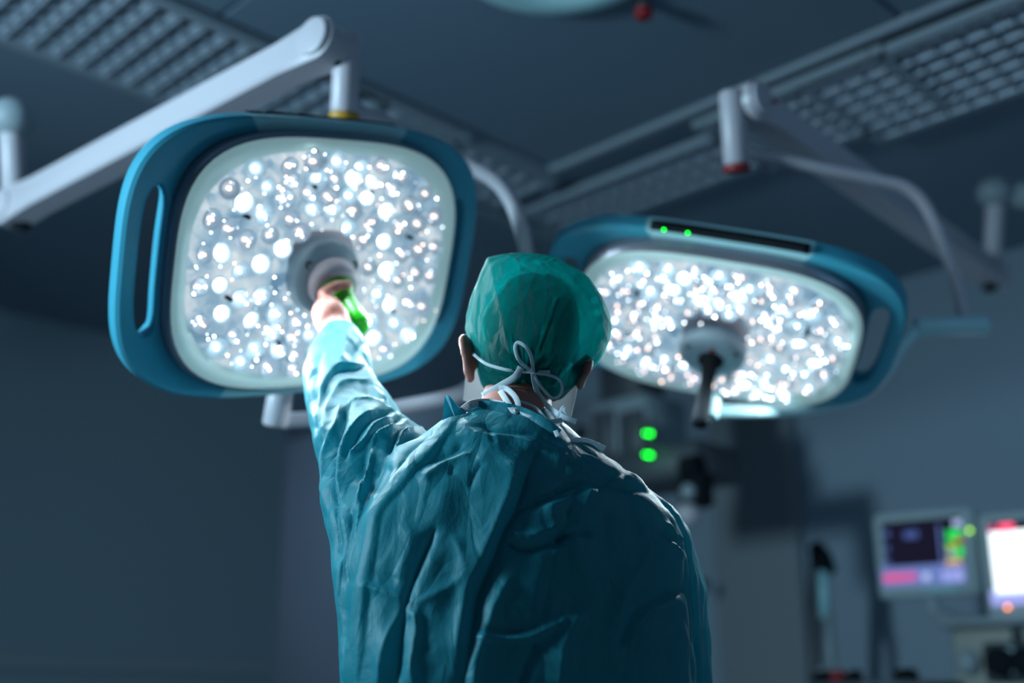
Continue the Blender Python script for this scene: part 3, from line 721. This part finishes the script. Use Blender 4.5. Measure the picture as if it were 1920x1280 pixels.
# --- body: one continuous skin mesh
sb = MB()
HC = at_y(990, 628, 1.845)                                   # skull centre
roll = math.radians(9)
hx = Vector((math.cos(roll), 0, -math.sin(roll))); hy = Vector((0, .97, .24)).normalized(); hz = hx.cross(hy).normalized(); hy = hz.cross(hx)
HX = (hx, hy, hz)
def hp(x, y, z): return HC + hx * x + hy * y + hz * z
sb.ell(hp(0, .003, .01), .075, .088, .092, HX, 28, 18)
sb.ell(hp(0, .03, -.055), .062, .066, .072, HX, 24, 14)           # jaw
sb.ell(hp(0, .085, -.095), .028, .022, .02, HX)                   # chin
sb.ell(hp(0, .098, -.035), .013, .020, .024, HX)                  # nose
sb.ell(hp(0, .083, .014), .046, .009, .007, HX)                     # brow
sb.ell(hp(0, .088, -.068), .024, .012, .008, HX)                  # lips
for sx in (-1, 1):
    sb.ell(hp(sx * .030, .080, -.004), .011, .008, .0065, HX)
    # ear: rim, lobe, root
    es = [(882, 702), (877, 690), (873, 668), (868, 648), (867, 635), (874, 632)] if sx < 0 else [(1089, 716), (1093, 708), (1099, 698), (1104, 688), (1105, 676), (1099, 672)]
    ys_ = [1.828, 1.818, 1.808, 1.805, 1.812, 1.825] if sx < 0 else [1.83, 1.82, 1.815, 1.815, 1.82, 1.835]
    E_p = [at_y(x, y, q) for (x, y), q in zip(es, ys_)]
    sb.tube(smooth_path(E_p, 5), .0068, 10); ec = (E_p[1] + E_p[3]) / 2 - hx * sx * .004 + hy * .012
    sb.ell(ec, .007, .018, .030, HX); sb.ell(E_p[0] + Vector((0, .008, -.002)), .007, .010, .011, HX); sb.ell(ec - hx * sx * .008 + hy * .004, .012, .012, .02, HX)
nb = at_y(962, 800, 1.81)
sb.tube([hp(0, .0, -.05), hp(0, -.012, -.085), (hp(0, -.01, -.10) + nb) / 2, nb, nb - Vector((0, 0, .05))], [.056, .055, .058, .066, .09], 24)
tb = [row(r_[0], r_[1], r_[2], r_[3] + .004, r_[4] * .86, dx=22, turn=TURN) for r_ in torso_rows[2:]]
for z, hw, hd in ((.95, .17, .12), (.88, .17, .12)): tb.append(world_ring((cx_, PY, z), hw, hd))
sb.rings(tb[::-1])
# left arm inside the sleeve
hub_w = mwL @ p0L; grip = hub_w + hdirw * .108
sh = at_y(740, 905, 1.82); wr = at_y(636, 612, 2.075); elb = at_y(655, 765, 1.955)
sb.tube(smooth_path([at_y(830, 900, 1.80), sh, elb, wr], 5), [.045] * 5 + [.045, .05, .047, .045, .043, .04, .038, .034, .03, .027, .026][:11], 18)
# hand gripping the handle: palm, four fingers and a thumb round the axis
ax = hdirw; wv = (wr - grip); wv = (wv - ax * wv.dot(ax)).normalized(); tv = ax.cross(wv)
if tv.x > 0: tv = -tv                                           # fingers come round the left-hand side
def ring_pt(a, along, rad): return grip + ax * along + (wv * math.cos(a) + tv * math.sin(a)) * rad
wrist_t = grip + wv * .075
palm = [wr, wr.lerp(grip + wv * .05, .45), grip + wv * .052 + ax * .004, grip + wv * .036]
sb.tube(smooth_path(palm, 4), [.026, .026, .027, .028, .030, .031, .032, .032, .031, .031, .030, .028, .026], 16)
sb.ell(grip + wv * .046 + tv * .010, .046, .020, .036, (ax, wv, tv))
for k, (al, ln, r_) in enumerate(((-.036, 2.5, .0092), (-.0125, 2.8, .0100), (.011, 2.75, .0098), (.033, 2.35, .0086))):
    pts = [ring_pt(a, al, rr) for a, rr in ((.25, .046), (.7, .047), (1.15, .044), (1.75, .039), (2.2, .036), (ln, .033))]
    sb.tube(smooth_path(pts, 4), [r_ * 1.1] * 8 + [r_] * 8 + [r_ * .92] * 4 + [r_ * .8], 12); sb.ell(pts[-1], r_ * .8, r_ * .8, r_ * .8)
    sb.ell(pts[2], r_ * 1.15, r_ * 1.15, r_ * 1.15)
th = [grip + wv * .055 - ax * .03 - tv * .01, ring_pt(-.45, -.042, .045), ring_pt(-.95, -.046, .038), ring_pt(-1.5, -.048, .034)]
sb.tube(smooth_path(th, 4), [.013] * 4 + [.0115] * 4 + [.010] * 4 + [.009], 12); sb.ell(th[-1], .009, .009, .009)
# right arm and hand (mostly inside the gown)
sr = sum(row(*rarm_rows[2]), Vector()) / 40
sb.tube(smooth_path([sr - Vector((.05, 0, .0)), sr - Vector((.0, 0, .05)), el + Vector((0, 0, .03)), el + Vector((-.03, .16, -.05)), el + Vector((-.075, .33, 0)), el + Vector((-.085, .37, .01))], 3),
        [.05, .05, .048, .046, .044, .042, .04, .038, .036, .034, .032, .03, .028, .027, .026, .026], 16)
rh = el + Vector((-.095, .42, .015)); sb.ell(rh, .040, .05, .02)
for k, (dx, ln) in enumerate(((-.03, .07), (-.01, .08), (.01, .075), (.03, .058))):
    sb.tube(smooth_path([rh + Vector((dx * .8, .03, .0)), rh + Vector((dx, .05 + ln * .4, -.004)), rh + Vector((dx, .05 + ln * .8, -.02))], 3), .0085, 10)
sb.tube(smooth_path([rh + Vector((-.03, -.01, .0)), rh + Vector((-.055, .02, 0)), rh + Vector((-.06, .05, -.01))], 3), .010, 10)
# legs
for sx in (-1, 1):
    hipx = cx_ + sx * .09
    sb.tube(smooth_path([(hipx, PY, .95), (hipx, PY, .72), (hipx + sx * .01, PY + .01, .48), (hipx + sx * .015, PY - .01, .3), (hipx + sx * .02, PY - .01, .09)], 3), [.095, .092, .088, .082, .076, .066, .058, .057, .056, .052, .047, .042, .038], 18)
    sb.ell((hipx + sx * .03, PY + .06, .05), .045, .12, .04)
body = voxel(sb, .0040, 2)
BV = getv(body); setv(body, BV - off)
body_o = link('body', body, M['skin'], person)
# clothes under the gown hem: trousers and clogs
for sx in (-1, 1):
    hipx = cx_ + sx * .09
    mb = MB(PI_); mb.tube(smooth_path([(hipx, PY, .80), (hipx + sx * .01, PY + .01, .48), (hipx + sx * .015, PY - .005, .3), (hipx + sx * .02, PY - .005, .07)], 4), [.105, .104, .103, .102, .1, .098, .096, .094, .092, .09, .088, .086, .084], 24); mb.build('trouser_leg', M['gown'], person)
    mb = MB(PI_); mb.rings([[Vector((hipx + sx * .03 + math.cos(a) * w_, PY + .05 + math.sin(a) * l_, z)) for a in [2 * math.pi * k / 28 for k in range(28)]] for w_, l_, z in ((.05, .145, .0), (.054, .15, .015), (.053, .147, .045), (.045, .12, .085), (.03, .07, .105))]); mb.build('shoe', M['white'], person)
# hair under the cap
mb = MB(PI_); mb.ell(hp(.018, -.006, .010), .064, .092, .092, HX, 32, 20)
hair = mb.mesh('hair'); hv = getv(hair) + off
hl = np.stack([(hv - np.array(HC)) @ np.array(a) for a in (hx, hy, hz)], 1)
keep_low = hl[:, 2] < -.045; hv[keep_low] += np.outer(.055 * (-.045 - hl[keep_low, 2]) / .06, np.array(hy))
front = hl[:, 1] > .05; hv[front] -= np.outer((hl[front, 1] - .05) * .7, np.array(hy))
setv(hair, hv - off); link('hair', hair, M['hair'], person)

# --- cap: star-shaped around its centre, silhouette from control radii
CC = at_y(1005, 620, 1.835)
cap_sil = [(962, 479), (915, 494), (896, 530), (881, 580), (874, 615), (884, 650), (893, 685), (900, 712), (920, 734), (960, 747), (1010, 752), (1045, 746), (1075, 722), (1100, 695), (1125, 674),
           (1143, 640), (1146, 612), (1132, 562), (1108, 533), (1080, 510), (1042, 490), (1003, 481)]
cs = []
for x, y in cap_sil:
    p = at_y(x, y, 1.835) - CC; cs.append((math.atan2(p.z, p.x), math.hypot(p.x, p.z)))
cs.sort(); ca = np.array([c[0] for c in cs]); cr = np.array([c[1] for c in cs])
ca = np.concatenate([ca - 2 * math.pi, ca, ca + 2 * math.pi]); cr = np.concatenate([cr] * 3)
def caprad(a): return float(np.interp(a, ca, cr))
def cap_build():
    bm = bmesh.new(); nu, nv = 220, 120; grid = []
    sk_c = hp(0, -.01, .01)
    for j in range(nv + 1):
        t = math.pi * (j / nv) * .80 + .0; rw = []          # t=0 faces the camera, opens at the face side
        for i in range(nu):
            a = 2 * math.pi * i / nu; rs = np.mean([caprad(a + k * .05) for k in (-2, -1, 0, 1, 2)])
            s_, c_ = math.sin(t), math.cos(t)
            dep = .108 if c_ > 0 else .125
            pr = s_ ** .86 if s_ > 0 else 0
            d = Vector((math.cos(a), 0, math.sin(a)))
            # pull the lower front edge in under the occiput
            p = CC + d * rs * pr + Vector((0, -1, 0)) * dep * c_
            lowk = max(0, -math.sin(a)) * pr
            p += Vector((0, 1, 0)) * (-.0) * lowk
            n = (p - CC).normalized()
            crw = noise.ridged_multi_fractal((p.x * 13 + 3, p.y * 13, p.z * 9), 1, 2.1, 4, 1, 2) - 1.2
            left = .5 + .5 * max(0, min(1, -(p.x - CC.x) / .1 + .2)) 
            p += n * (crw * .0052 * left + noise.noise((p.x * 28, p.y * 28, p.z * 22)) * .0016)
            # gathers near the elastic: back-bottom knot
            px_, py_ = project(np.array([p]))[0]
            kd = math.hypot(px_ - 985, py_ - 712); ka = math.atan2(py_ - 712, px_ - 985)
            if c_ > -.2: p += n * .0042 * math.sin(ka * 15 + .8 * math.sin(ka * 3)) * math.exp(-((kd - 34) / 34) ** 2) - n * .010 * math.exp(-(kd / 14) ** 2)
            # long seam fold to the tie and a lower roll
            if c_ > 0:
                sx0 = 1045 + (py_ - 560) * -.36
                if 555 < py_ < 700: p -= n * .0045 * math.exp(-((px_ - sx0) / 5) ** 2)
                rl = 697 - (px_ - 1040) * .16
                if px_ > 1010: p -= n * .006 * math.exp(-((py_ - rl) / 7) ** 2)
                if px_ < 960: p += n * .004 * math.exp(-((px_ - (935 + (py_ - 560) * .25)) / 8) ** 2)
            rw.append(bm.verts.new(p - Vector(off)))
        grid.append(rw)
    for j in range(nv):
        for i in range(nu):
            k = (i + 1) % nu
            bm.faces.new([grid[j][i], grid[j][k], grid[j + 1][k], grid[j + 1][i]])
    bm.faces.new(grid[0][::-1]) if False else None
    bmesh.ops.remove_doubles(bm, verts=bm.verts, dist=.0003)
    bmesh.ops.recalc_face_normals(bm, faces=bm.faces)
    me = bpy.data.meshes.new('surgical_cap'); bm.to_mesh(me); bm.free(); return me
cap_me = cap_build(); cap_o = link('surgical_cap', cap_me, M['cap'], person)

# --- ray casting helpers for things lying on the cloth
def bvh(me):
    return BVHTree.FromPolygons([Vector(v.co) + Vector(off) for v in me.vertices], [p.vertices[:] for p in me.polygons])
trees = [bvh(gown), bvh(body), bvh(cap_me)]
def surf(px, py, lift=.004, dflt=1.80):
    r = ray(px, py).normalized(); best = None
    for t in trees:
        h = t.ray_cast(CAM, r)
        if h[0] is not None and (best is None or h[3] < best): best = h[3]
    if best is None: p = at_y(px, py, dflt); return p
    return CAM + r * (best - lift)
def ribbon(name, pts, w, m, parent, lifts=None, dflt=1.74, tilt=0, th=.0004):
    """narrow cloth band along the pixel path; w is its width in metres"""
    P_ = [surf(x, y, (lifts[i] if lifts else .004), dflt) for i, (x, y) in enumerate(pts)]
    C_ = smooth_path(P_, 7); mb = MB(PI_); rr = []; w *= 1.0
    for i, p in enumerate(C_):
        t = (C_[min(i + 1, len(C_) - 1)] - C_[max(i - 1, 0)]).normalized(); v = (CAM - p).normalized()
        u = t.cross(v).normalized(); u = (u + v * (tilt + .25 * math.sin(i * .17))).normalized(); q = t.cross(u)
        rr.append([p + u * w / 2 * s_ + q * (th * z_ + .0002 * (1 - abs(s_))) for s_, z_ in ((-1, 0), (-.4, .4), (0, .2), (.4, .4), (1, 0), (.9, -1), (0, -.7), (-.9, -1))])
    mb.rings(rr); o = mb.build(name, m, parent); return o
# mask: cup over the lower face, seen as a white edge beside the neck
mroot = None
mk = MB(PI_); rr = []
for j in range(15):
    t = -1.72 + 3.44 * j / 14; rw = []; sd = abs(t) / 1.72; zc_ = -.062 - .026 * sd; hh_ = .062 - .030 * sd
    for i in range(13):
        z = zc_ + hh_ - 2 * hh_ * i / 12; k = math.sin(math.pi * i / 12)
        bulge = .012 + .02 * k; x = math.sin(t) * (.094 - max(0, -z - .04) * .06); y = .02 + math.cos(t) * (.085 + bulge)
        rw.append(hp(x, y, z))
    rr.append(rw)
mb_ = MB(PI_); R_ = [[mb_._v(p) for p in r_] for r_ in rr]
for a, b_ in zip(R_, R_[1:]):
    for i in range(12): mb_.f([a[i], a[i + 1], b_[i + 1], b_[i]])
mask_o = mb_.build('surgical_mask', M['mask'], person)
W_ = .0065
ribbon('tie', [(886, 662), (900, 674), (917, 684), (949, 693), (975, 696), (998, 697), (1031, 697)], .005, M['ribbon'], mask_o)
ribbon('tie', [(998, 697), (974, 676), (966, 654), (971, 642), (986, 650), (996, 668), (1000, 697)], .0055, M['ribbon'], mask_o, [.004, .012, .016, .018, .016, .012, .005])
ribbon('tie', [(998, 699), (1024, 702), (1046, 710), (1054, 726), (1048, 742), (1034, 745), (1016, 727), (1000, 700)], .0045, M['ribbon'], mask_o, [.005, .008, .01, .012, .012, .012, .01, .006])
ribbon('tie', [(977, 688), (966, 706), (938, 723), (905, 742)], .0105, M['ribbon'], mask_o, [.006, .01, .012, .012])
ribbon('tie', [(1000, 699), (1006, 730), (1024, 758), (1050, 778), (1080, 791)], .0085, M['ribbon'], mask_o, [.006, .008, .012, .014, .014])
ribbon('tie', [(936, 728), (950, 729), (966, 744), (972, 762), (964, 771), (950, 751), (938, 732)], .009, M['ribbon'], mask_o, [.01] * 7)
ribbon('tie', [(868, 764), (900, 758), (935, 762), (963, 771), (996, 783), (1031, 790), (1056, 786)], .007, M['ribbon'], mask_o, [.003] * 7)
ribbon('tie', [(974, 752), (1004, 764), (1024, 786), (1036, 800), (1051, 817)], .0045, M['ribbon'], mask_o, [.008] * 5)
ribbon('tie', [(1044, 789), (1050, 776), (1057, 764), (1059, 776), (1050, 790), (1040, 800), (1046, 818)], .007, M['ribbon'], mask_o, [.012] * 7)
ribbon('tie', [(1070, 826), (1090, 826), (1110, 831), (1134, 842)], .010, M['ribbon'], mask_o, [.004, .006, .008, .010], 1.76)
ribbon('undershirt_band', [(866, 771), (885, 757), (915, 754), (945, 760)], .012, M['mask'], person, [.002] * 4)
# collar of the gown: standing band and the turned-up flap on the left
cols = [(876, 772), (900, 762), (940, 765), (980, 776), (1015, 793), (1046, 815)]
ribbon('collar', cols, .020, M['gown'], gown_o, [.006] * 6, tilt=.3, th=.002)
fl = [at_y(834, 742, 1.745), at_y(840, 740, 1.742), at_y(868, 772, 1.735), at_y(856, 790, 1.725), at_y(828, 802, 1.715)]
mb = MB(PI_); mb.rings([fl, [p + Vector((.002, .006, 0)) for p in fl]]); angle_smooth(mb.build('collar_flap', M['gown'], gown_o), 30)

# ------------------------------------------------------------------ background equipment
back_n = A
def fac_box(px0, px1, py0, py1, depth_off, thick, bev=.01):
    """box on/near the back wall facing the room, spanning the given pixels at that distance"""
    p0 = on_back(px0, py0, depth_off); p1 = on_back(px1, py1, depth_off)
    w = abs((p1 - p0).dot(B)); h = abs(p0.z - p1.z); c = (p0 + p1) / 2
    return c + A * thick / 2, w, h
def fbox(mb, px0, px1, py0, py1, off_, thick, bev=.008):
    c, w, h = fac_box(px0, px1, py0, py1, off_, thick); mb.box(c, w, thick, h, (B, A, Zv), bev); return c
# supply pendant behind the surgeon
c0 = on_back(1160, 800, 1.3)
pend = empty('supply_pendant', (c0.x, c0.y, H)); tag(pend, 'dim grey equipment pendant with two green lights, seen between head and right lamp', 'equipment pendant')
Ip = Matrix.Translation(-pend.location)
mb = MB(Ip); fbox(mb, 1118, 1200, 560, 772, 1.25, .18); mb.build('column', M['darkgrey'], pend)
mb = MB(Ip); fbox(mb, 1104, 1214, 758, 872, 1.33, .28); body_u = mb.build('cabinet', M['grey'], pend)
for (a_, b2) in ((1108, 1150), (1158, 1206)):
    mb = MB(Ip); fbox(mb, a_, b2, 774, 858, 1.345, .012, .004); mb.build('panel', M['darkgrey'], pend)
for py in (812, 852):
    p = on_back(1211, py, 1.40); mb = MB(Ip); mb.ell(p, .006, .006, .006); p = on_back(1219, py + 1, 1.42); mb.ell(p, .007, .007, .007); mb.build('indicator_light', M['led_green'], pend)
    mb = MB(Ip); fbox(mb, 1200, 1226, py - 22, py + 10, 1.35, .02); mb.build('socket', M['darkgrey'], pend)
mb = MB(Ip); fbox(mb, 1090, 1308, 862, 888, 1.36, .30); mb.build('shelf', M['darkgrey'], pend)
mb = MB(Ip); p = on_back(1303, 874, 1.36); mb.cyl(p - B * .02, p + B * .05, .045); mb.build('rail_clamp', M['dark'], pend)
p = on_back(1290, 922, 1.36); cam_ = empty('suction_regulator', p); tag(cam_, 'dark square regulator with a pale round dial below the pendant shelf', 'medical regulator'); Ic = Matrix.Translation(-p)
mb = MB(Ic); fbox(mb, 1268, 1318, 888, 946, 1.38, .08); mb.build('housing', M['dark'], cam_)
mb = MB(Ic); lathe(mb, on_back(1294, 922, 1.39), [(.03, 0), (.03, .02), (.02, .03), (.005, .032)], 24, -A); mb.build('dial', M['grey'], cam_)
mb = MB(Ic); mb.ell(on_back(1290, 965, 1.38), .05, .05, .045); mb.build('bowl', M['white'], cam_)
# wall cabinet / light grey unit behind the head
# fittings on the wall: thing beside the shoulder
p = on_back(1320, 1098, .2); o = MB(); o.cyl(p, p - A * .05, .035, 20, .008); tag(o.build('wall_hook', M['dark']), 'small dark round hook on the wall right of the shoulder', 'wall hook')
p = on_back(1085, 812, .03); o = MB(); o.box(p, .32, .03, .34, (B, A, Zv), .006); ob = o.build('wall_panel', M['trim']); tag(ob, 'pale square wall panel behind the neck ties', 'wall panel')
o = MB(); p2 = on_back(1092, 812, .055); o.cyl(p2, p2 - A * .03, .04, 20, .006); o.build('socket', M['dark'], ob)

# IV pole like stand at the right
p = on_back(1548, 1050, .5)
st = empty('equipment_stand', (p.x, p.y, 0)); tag(st, 'thin upright stand with dark head and pale tube against the right wall', 'equipment stand'); Is = Matrix.Translation(-st.location)
a0 = on_back(1530, 1020, .5)
mb = MB(Is); mb.tube([on_back(1528, 1020, .5), on_back(1540, 1045, .5), on_back(1552, 1075, .5)], [.03, .045, .04], 14); mb.build('head', M['dark'], st)
mb = MB(Is); mb.tube([on_back(1544, 1070, .52), on_back(1548, 1160, .52)], .024, 14); mb.build('tube', M['ltblue'], st)
b0 = on_back(1528, 1290, .5); mb = MB(Is); mb.tube([on_back(1532, 1030, .5), b0, Vector((b0.x, b0.y, .04))], .03, 14); mb.build('pole', M['darkgrey'], st)
b1 = on_back(1552, 1150, .52); mb = MB(Is); mb.tube([b1, on_back(1562, 1290, .52)], .02, 12); mb.build('hose', M['grey'], st)
mb = MB(Is)
for k in range(5):
    a = k * 2 * math.pi / 5; q = Vector((b0.x, b0.y, .06)); mb.tube([q, q + Vector((math.cos(a) * .28, math.sin(a) * .28, -.03))], .02, 8)
mb.build('base', M['darkgrey'], st)

# anaesthesia machine with two monitors
MO = .75
def text_bar(mb, ctr, w, h, X, Y, Z): mb.box(ctr, w, .002, h, (X, Y, Z))
mp = on_back(1860, 1250, MO)
am = empty('anaesthesia_machine', (mp.x, mp.y, 0)); tag(am, 'cream anaesthesia machine with drawers and gauges in the bottom right corner', 'medical machine'); Ia = Matrix.Translation(-am.location)
mb = MB(Ia); c, w, h = fac_box(1775, 2120, 1172, 1300, MO, .5); zt_ = c.z + h / 2; mb.box(Vector((c.x, c.y, (zt_ + .12) / 2)), w, .5, zt_ - .12, (B, A, Zv), .02); mb.build('housing', mat('cream enamel', (.40, .42, .38), .5), am)
mb = MB(Ia); fbox(mb, 1838, 2050, 1205, 1275, MO + .03, .04); mb.build('front_panel', M['darkgrey'], am)
mb = MB(Ia); fbox(mb, 1850, 1905, 1215, 1262, MO + .05, .03); mb.build('display', mat('pale display', (.25, .40, .45), .4, emit=(.12, .25, .3), es=.4), am)
for px, py, r_ in ((1876, 1240, .05), (1925, 1240, .05)):
    q = on_back(px, py, MO + .06); mb = MB(Ia); lathe(mb, q, [(r_, 0), (r_, .02), (r_ * .8, .03), (.005, .03)], 24, -A); mb.build('gauge', M['dark'], am)
mb = MB(Ia); q = on_back(1818, 1242, MO); lathe(mb, q, [(.045, 0), (.045, .015), (.03, .04), (.005, .045)], 24, -A); mb.build('knob', M['grey'], am)
mb = MB(Ia); c, w, h = fac_box(1750, 2100, 1150, 1172, MO + .06, .5); mb.box(c, w, .5, .03, (B, A, Zv), .008); mb.build('top_shelf', M['grey'], am)
mb = MB(Ia); c2, w2, h2 = fac_box(1800, 2060, 1190, 1200, MO, .5)
for sx in (-1, 1):
    for sy in (-1, 1):
        q = Vector((c.x, c.y, .06)) + B * sx * (w / 2 - .12) + A * sy * .16; m3 = MB(Ia); m3.cyl(q - B * .02, q + B * .02, .06, 20, .005); m3.build('caster', M['dark'], am)
mb = MB(Ia); q0 = Vector((c.x, c.y, 0)) + A * .0; mb.box(Vector((c.x, c.y, .10)), w * .9, .46, .05, (B, A, Zv), .01); mb.build('base', M['darkgrey'], am)

# monitors (patient monitor with waveforms, bright screen)
scr_dark = emis('dark monitor screen', (.012, .012, .03), .8)
E_ = {'green': emis('green readout', (.02, .75, .12), 1.2), 'red': emis('red readout', (.6, .03, .02), .6), 'yellow': emis('yellow readout', (.8, .5, .12), 1.0),
      'cyan': emis('cyan readout', (.15, .6, .65), .8), 'blue': emis('blue bar', (.17, .25, .62), .85), 'pink': emis('pink bar', (.85, .10, .33), .9), 'pale': emis('pale readout', (.5, .6, .95), 1.0),
      'dimblue': emis('dim blue text', (.12, .2, .6), .5), 'white': emis('bright white screen', (.86, .95, 1), 1.9), 'hotpink': emis('red alarm bar', (1, .08, .18), 1.6), 'lav': emis('lavender bar', (.35, .40, .85), 1.1)}
def monitor(px0, px1, py0, py1, off_, label, grp, skew=0):
    c, w, h = fac_box(px0, px1, py0, py1, off_, .07); root = empty('monitor', c); tag(root, label, 'monitor', grp)
    fr = -A                                        # faces the room
    d_ = (CAM - c); d_.z = 0; d_.normalize(); fr = (-A * .6 + d_ * .4).normalized(); X = fr.cross(Zv).normalized() * -1
    if X.dot(RT) < 0: X = -X
    inv = Matrix.Translation(-c)
    # keep apparent width after turning
    w = w * B.cross(Zv).length; w = abs((at_plane(px1, (py0 + py1) / 2, c, fr) - at_plane(px0, (py0 + py1) / 2, c, fr)).dot(X))
    mb = MB(inv); mb.box(c, w, .06, h, (X, fr, Zv), .014); mb.build('housing', mat('monitor casing', (.45, .54, .57), .45), root)
    return root, inv, c + fr * .031, X, fr, w, h
r_, inv, fc, X, fr, w, h = monitor(1637, 1832, 966, 1112, MO, 'dark-screened patient monitor with green and yellow readouts, left of the white screen', 'monitors on the anaesthesia machine')
def bar(name, root, inv, px0, px1, py0, py1, m, lift, fc, X, fr):
    n_ = fr; a = at_plane(px0, py0, fc + fr * lift, n_); b2 = at_plane(px1, py1, fc + fr * lift, n_); mb = MB(inv)
    mb.box((a + b2) / 2, abs((b2 - a).dot(X)), .002, abs(a.z - b2.z), (X, fr, Zv)); return mb.build(name, m, root, smooth=False)
scr = bar('screen', r_, inv, 1652, 1812, 980, 1092, scr_dark, 0, fc, X, fr)
bars = [('status_bar', 1652, 1812, 1064, 1092, 'blue'), ('alarm_bar', 1656, 1720, 1075, 1089, 'pink'), ('divider', 1758, 1770, 984, 1064, 'blue'), ('readout', 1774, 1802, 995, 1009, 'green'), ('readout', 1784, 1806, 1009, 1019, 'red'),
        ('readout', 1774, 1788, 1017, 1024, 'green'), ('readout', 1776, 1790, 1025, 1031, 'yellow'), ('readout', 1792, 1806, 1022, 1043, 'green'), ('readout', 1776, 1792, 1033, 1044, 'cyan'), ('readout', 1774, 1804, 1048, 1063, 'yellow'),
        ('readout', 1694, 1722, 996, 1008, 'dimblue'), ('readout', 1656, 1668, 996, 1006, 'dimblue'), ('readout', 1658, 1668, 1024, 1034, 'dimblue'), ('readout', 1658, 1669, 1048, 1058, 'dimblue'), ('readout', 1730, 1744, 1074, 1088, 'pale'), ('readout', 1766, 1808, 1070, 1088, 'lav'), ('readout', 1786, 1802, 975, 986, 'pale')]
for nme, a_, b2, c_, d_, m_ in bars: bar(nme, r_, inv, a_, b2, c_, d_, E_[m_], .0025, fc, X, fr)
mb = MB(inv); q = at_plane(1818, 994, fc + fr * .002, fr); mb.ell(q, .006, .006, .006); mb.build('indicator_light', emis('lime indicator', (.35, .8, .05), 5), r_)
mb = MB(inv); q = at_plane(1760, 1102, fc, fr); bar('key_strip', r_, inv, 1735, 1795, 1098, 1106, mat('teal keys', (.05, .3, .38), .4), .001, fc, X, fr)
q = at_plane(1740, 1112, fc, fr) - fr * .05
mb = MB(inv); mb.tube([q + Vector((0, 0, .02)), q + Vector((0, 0, -.06)), q + RT * .10 + Vector((0, 0, -.10)), q + RT * .35 + Vector((0, 0, -.12))], .025, 12); mb.build('mount_arm', M['grey'], r_)
r2, inv2, fc2, X2, fr2, w2, h2 = monitor(1838, 2060, 965, 1152, MO + .02, 'bright white screen at the right edge of the photo with an orange light below', 'monitors on the anaesthesia machine')
bar('screen', r2, inv2, 1852, 2044, 980, 1128, scr_dark, 0, fc2, X2, fr2)
for nme, a_, b2, c_, d_, m_ in (('screen_area', 1854, 2040, 998, 1104, 'white'), ('alarm_bar', 1872, 1902, 982, 996, 'hotpink'), ('alarm_bar', 1853, 1864, 986, 997, 'pink'), ('status_bar', 1856, 2040, 1106, 1127, 'lav')):
    bar(nme, r2, inv2, a_, b2, c_, d_, E_[m_], .0025, fc2, X2, fr2)
mb = MB(inv2); q = at_plane(1889, 1138, fc2 + fr2 * .002, fr2); mb.ell(q, .006, .006, .006); mb.build('indicator_light', emis('orange indicator', (1, .25, .01), 6), r2)
q = at_plane(1900, 1150, fc2, fr2) - fr2 * .05
mb = MB(inv2); mb.tube([q + Vector((0, 0, .02)), q + Vector((0, 0, -.10))], .03, 12); mb.build('mount_arm', M['darkgrey'], r2)

# low dark clutter along the bottom right edge: a trolley with bottles
tp = on_back(1640, 1272, 1.0); tr_ = empty('trolley', (tp.x, tp.y, 0)); tag(tr_, 'low dark trolley top along the bottom right edge of the photo', 'trolley'); It = Matrix.Translation(-tr_.location)
c, w, h = fac_box(1520, 1735, 1280, 1290, 1.25, .3); zt2 = c.z
mb = MB(It); mb.box(c, w, .3, .03, (B, A, Zv), .006); mb.build('top', M['darkgrey'], tr_)
for sx in (-1, 1):
    for sy in (-1, 1):
        q = c + B * sx * (w / 2 - .04) + A * sy * .12; mb = MB(It); mb.cyl(Vector((q.x, q.y, .0)), Vector((q.x, q.y, zt2 - .01)), .015, 12); mb.build('leg', M['grey'], tr_)
mb = MB(It); mb.box(Vector((c.x, c.y, .3)), w - .06, .26, .02, (B, A, Zv), .005); mb.build('lower_shelf', M['darkgrey'], tr_)
for px, py, r_2, m_, lb in ((1545, 1264, .04, 'dark', 'dark jar at the left end of the low trolley'), (1572, 1262, .03, 'red', 'small dark red bottle on the low trolley'), (1603, 1266, .028, 'dark', 'narrow black bottle near the middle of the low trolley'), (1700, 1268, .04, 'dark', 'wide dark pot at the right end of the low trolley')):
    q = on_back(px, 1272, 1.12); z0 = zt2 + .015; q = Vector((q.x, q.y, z0)); ztop = max(z0 + .05, on_back(px, py, 1.12).z)
    ob = empty('bottle', q); mb = MB(Matrix.Translation(-q)); lathe(mb, q, [(r_2, 0), (r_2, (ztop - z0) * .6), (r_2 * .5, (ztop - z0) * .8), (r_2 * .45, (ztop - z0) * .85)], 18); mb.build('body', M[m_], ob)
    mb = MB(Matrix.Translation(-q)); lathe(mb, q, [(r_2 * .55, (ztop - z0) * .84), (r_2 * .55, ztop - z0)], 18); mb.build('cap', M['grey'], ob)
    tag(ob, lb, 'bottle', 'bottles on the low trolley')
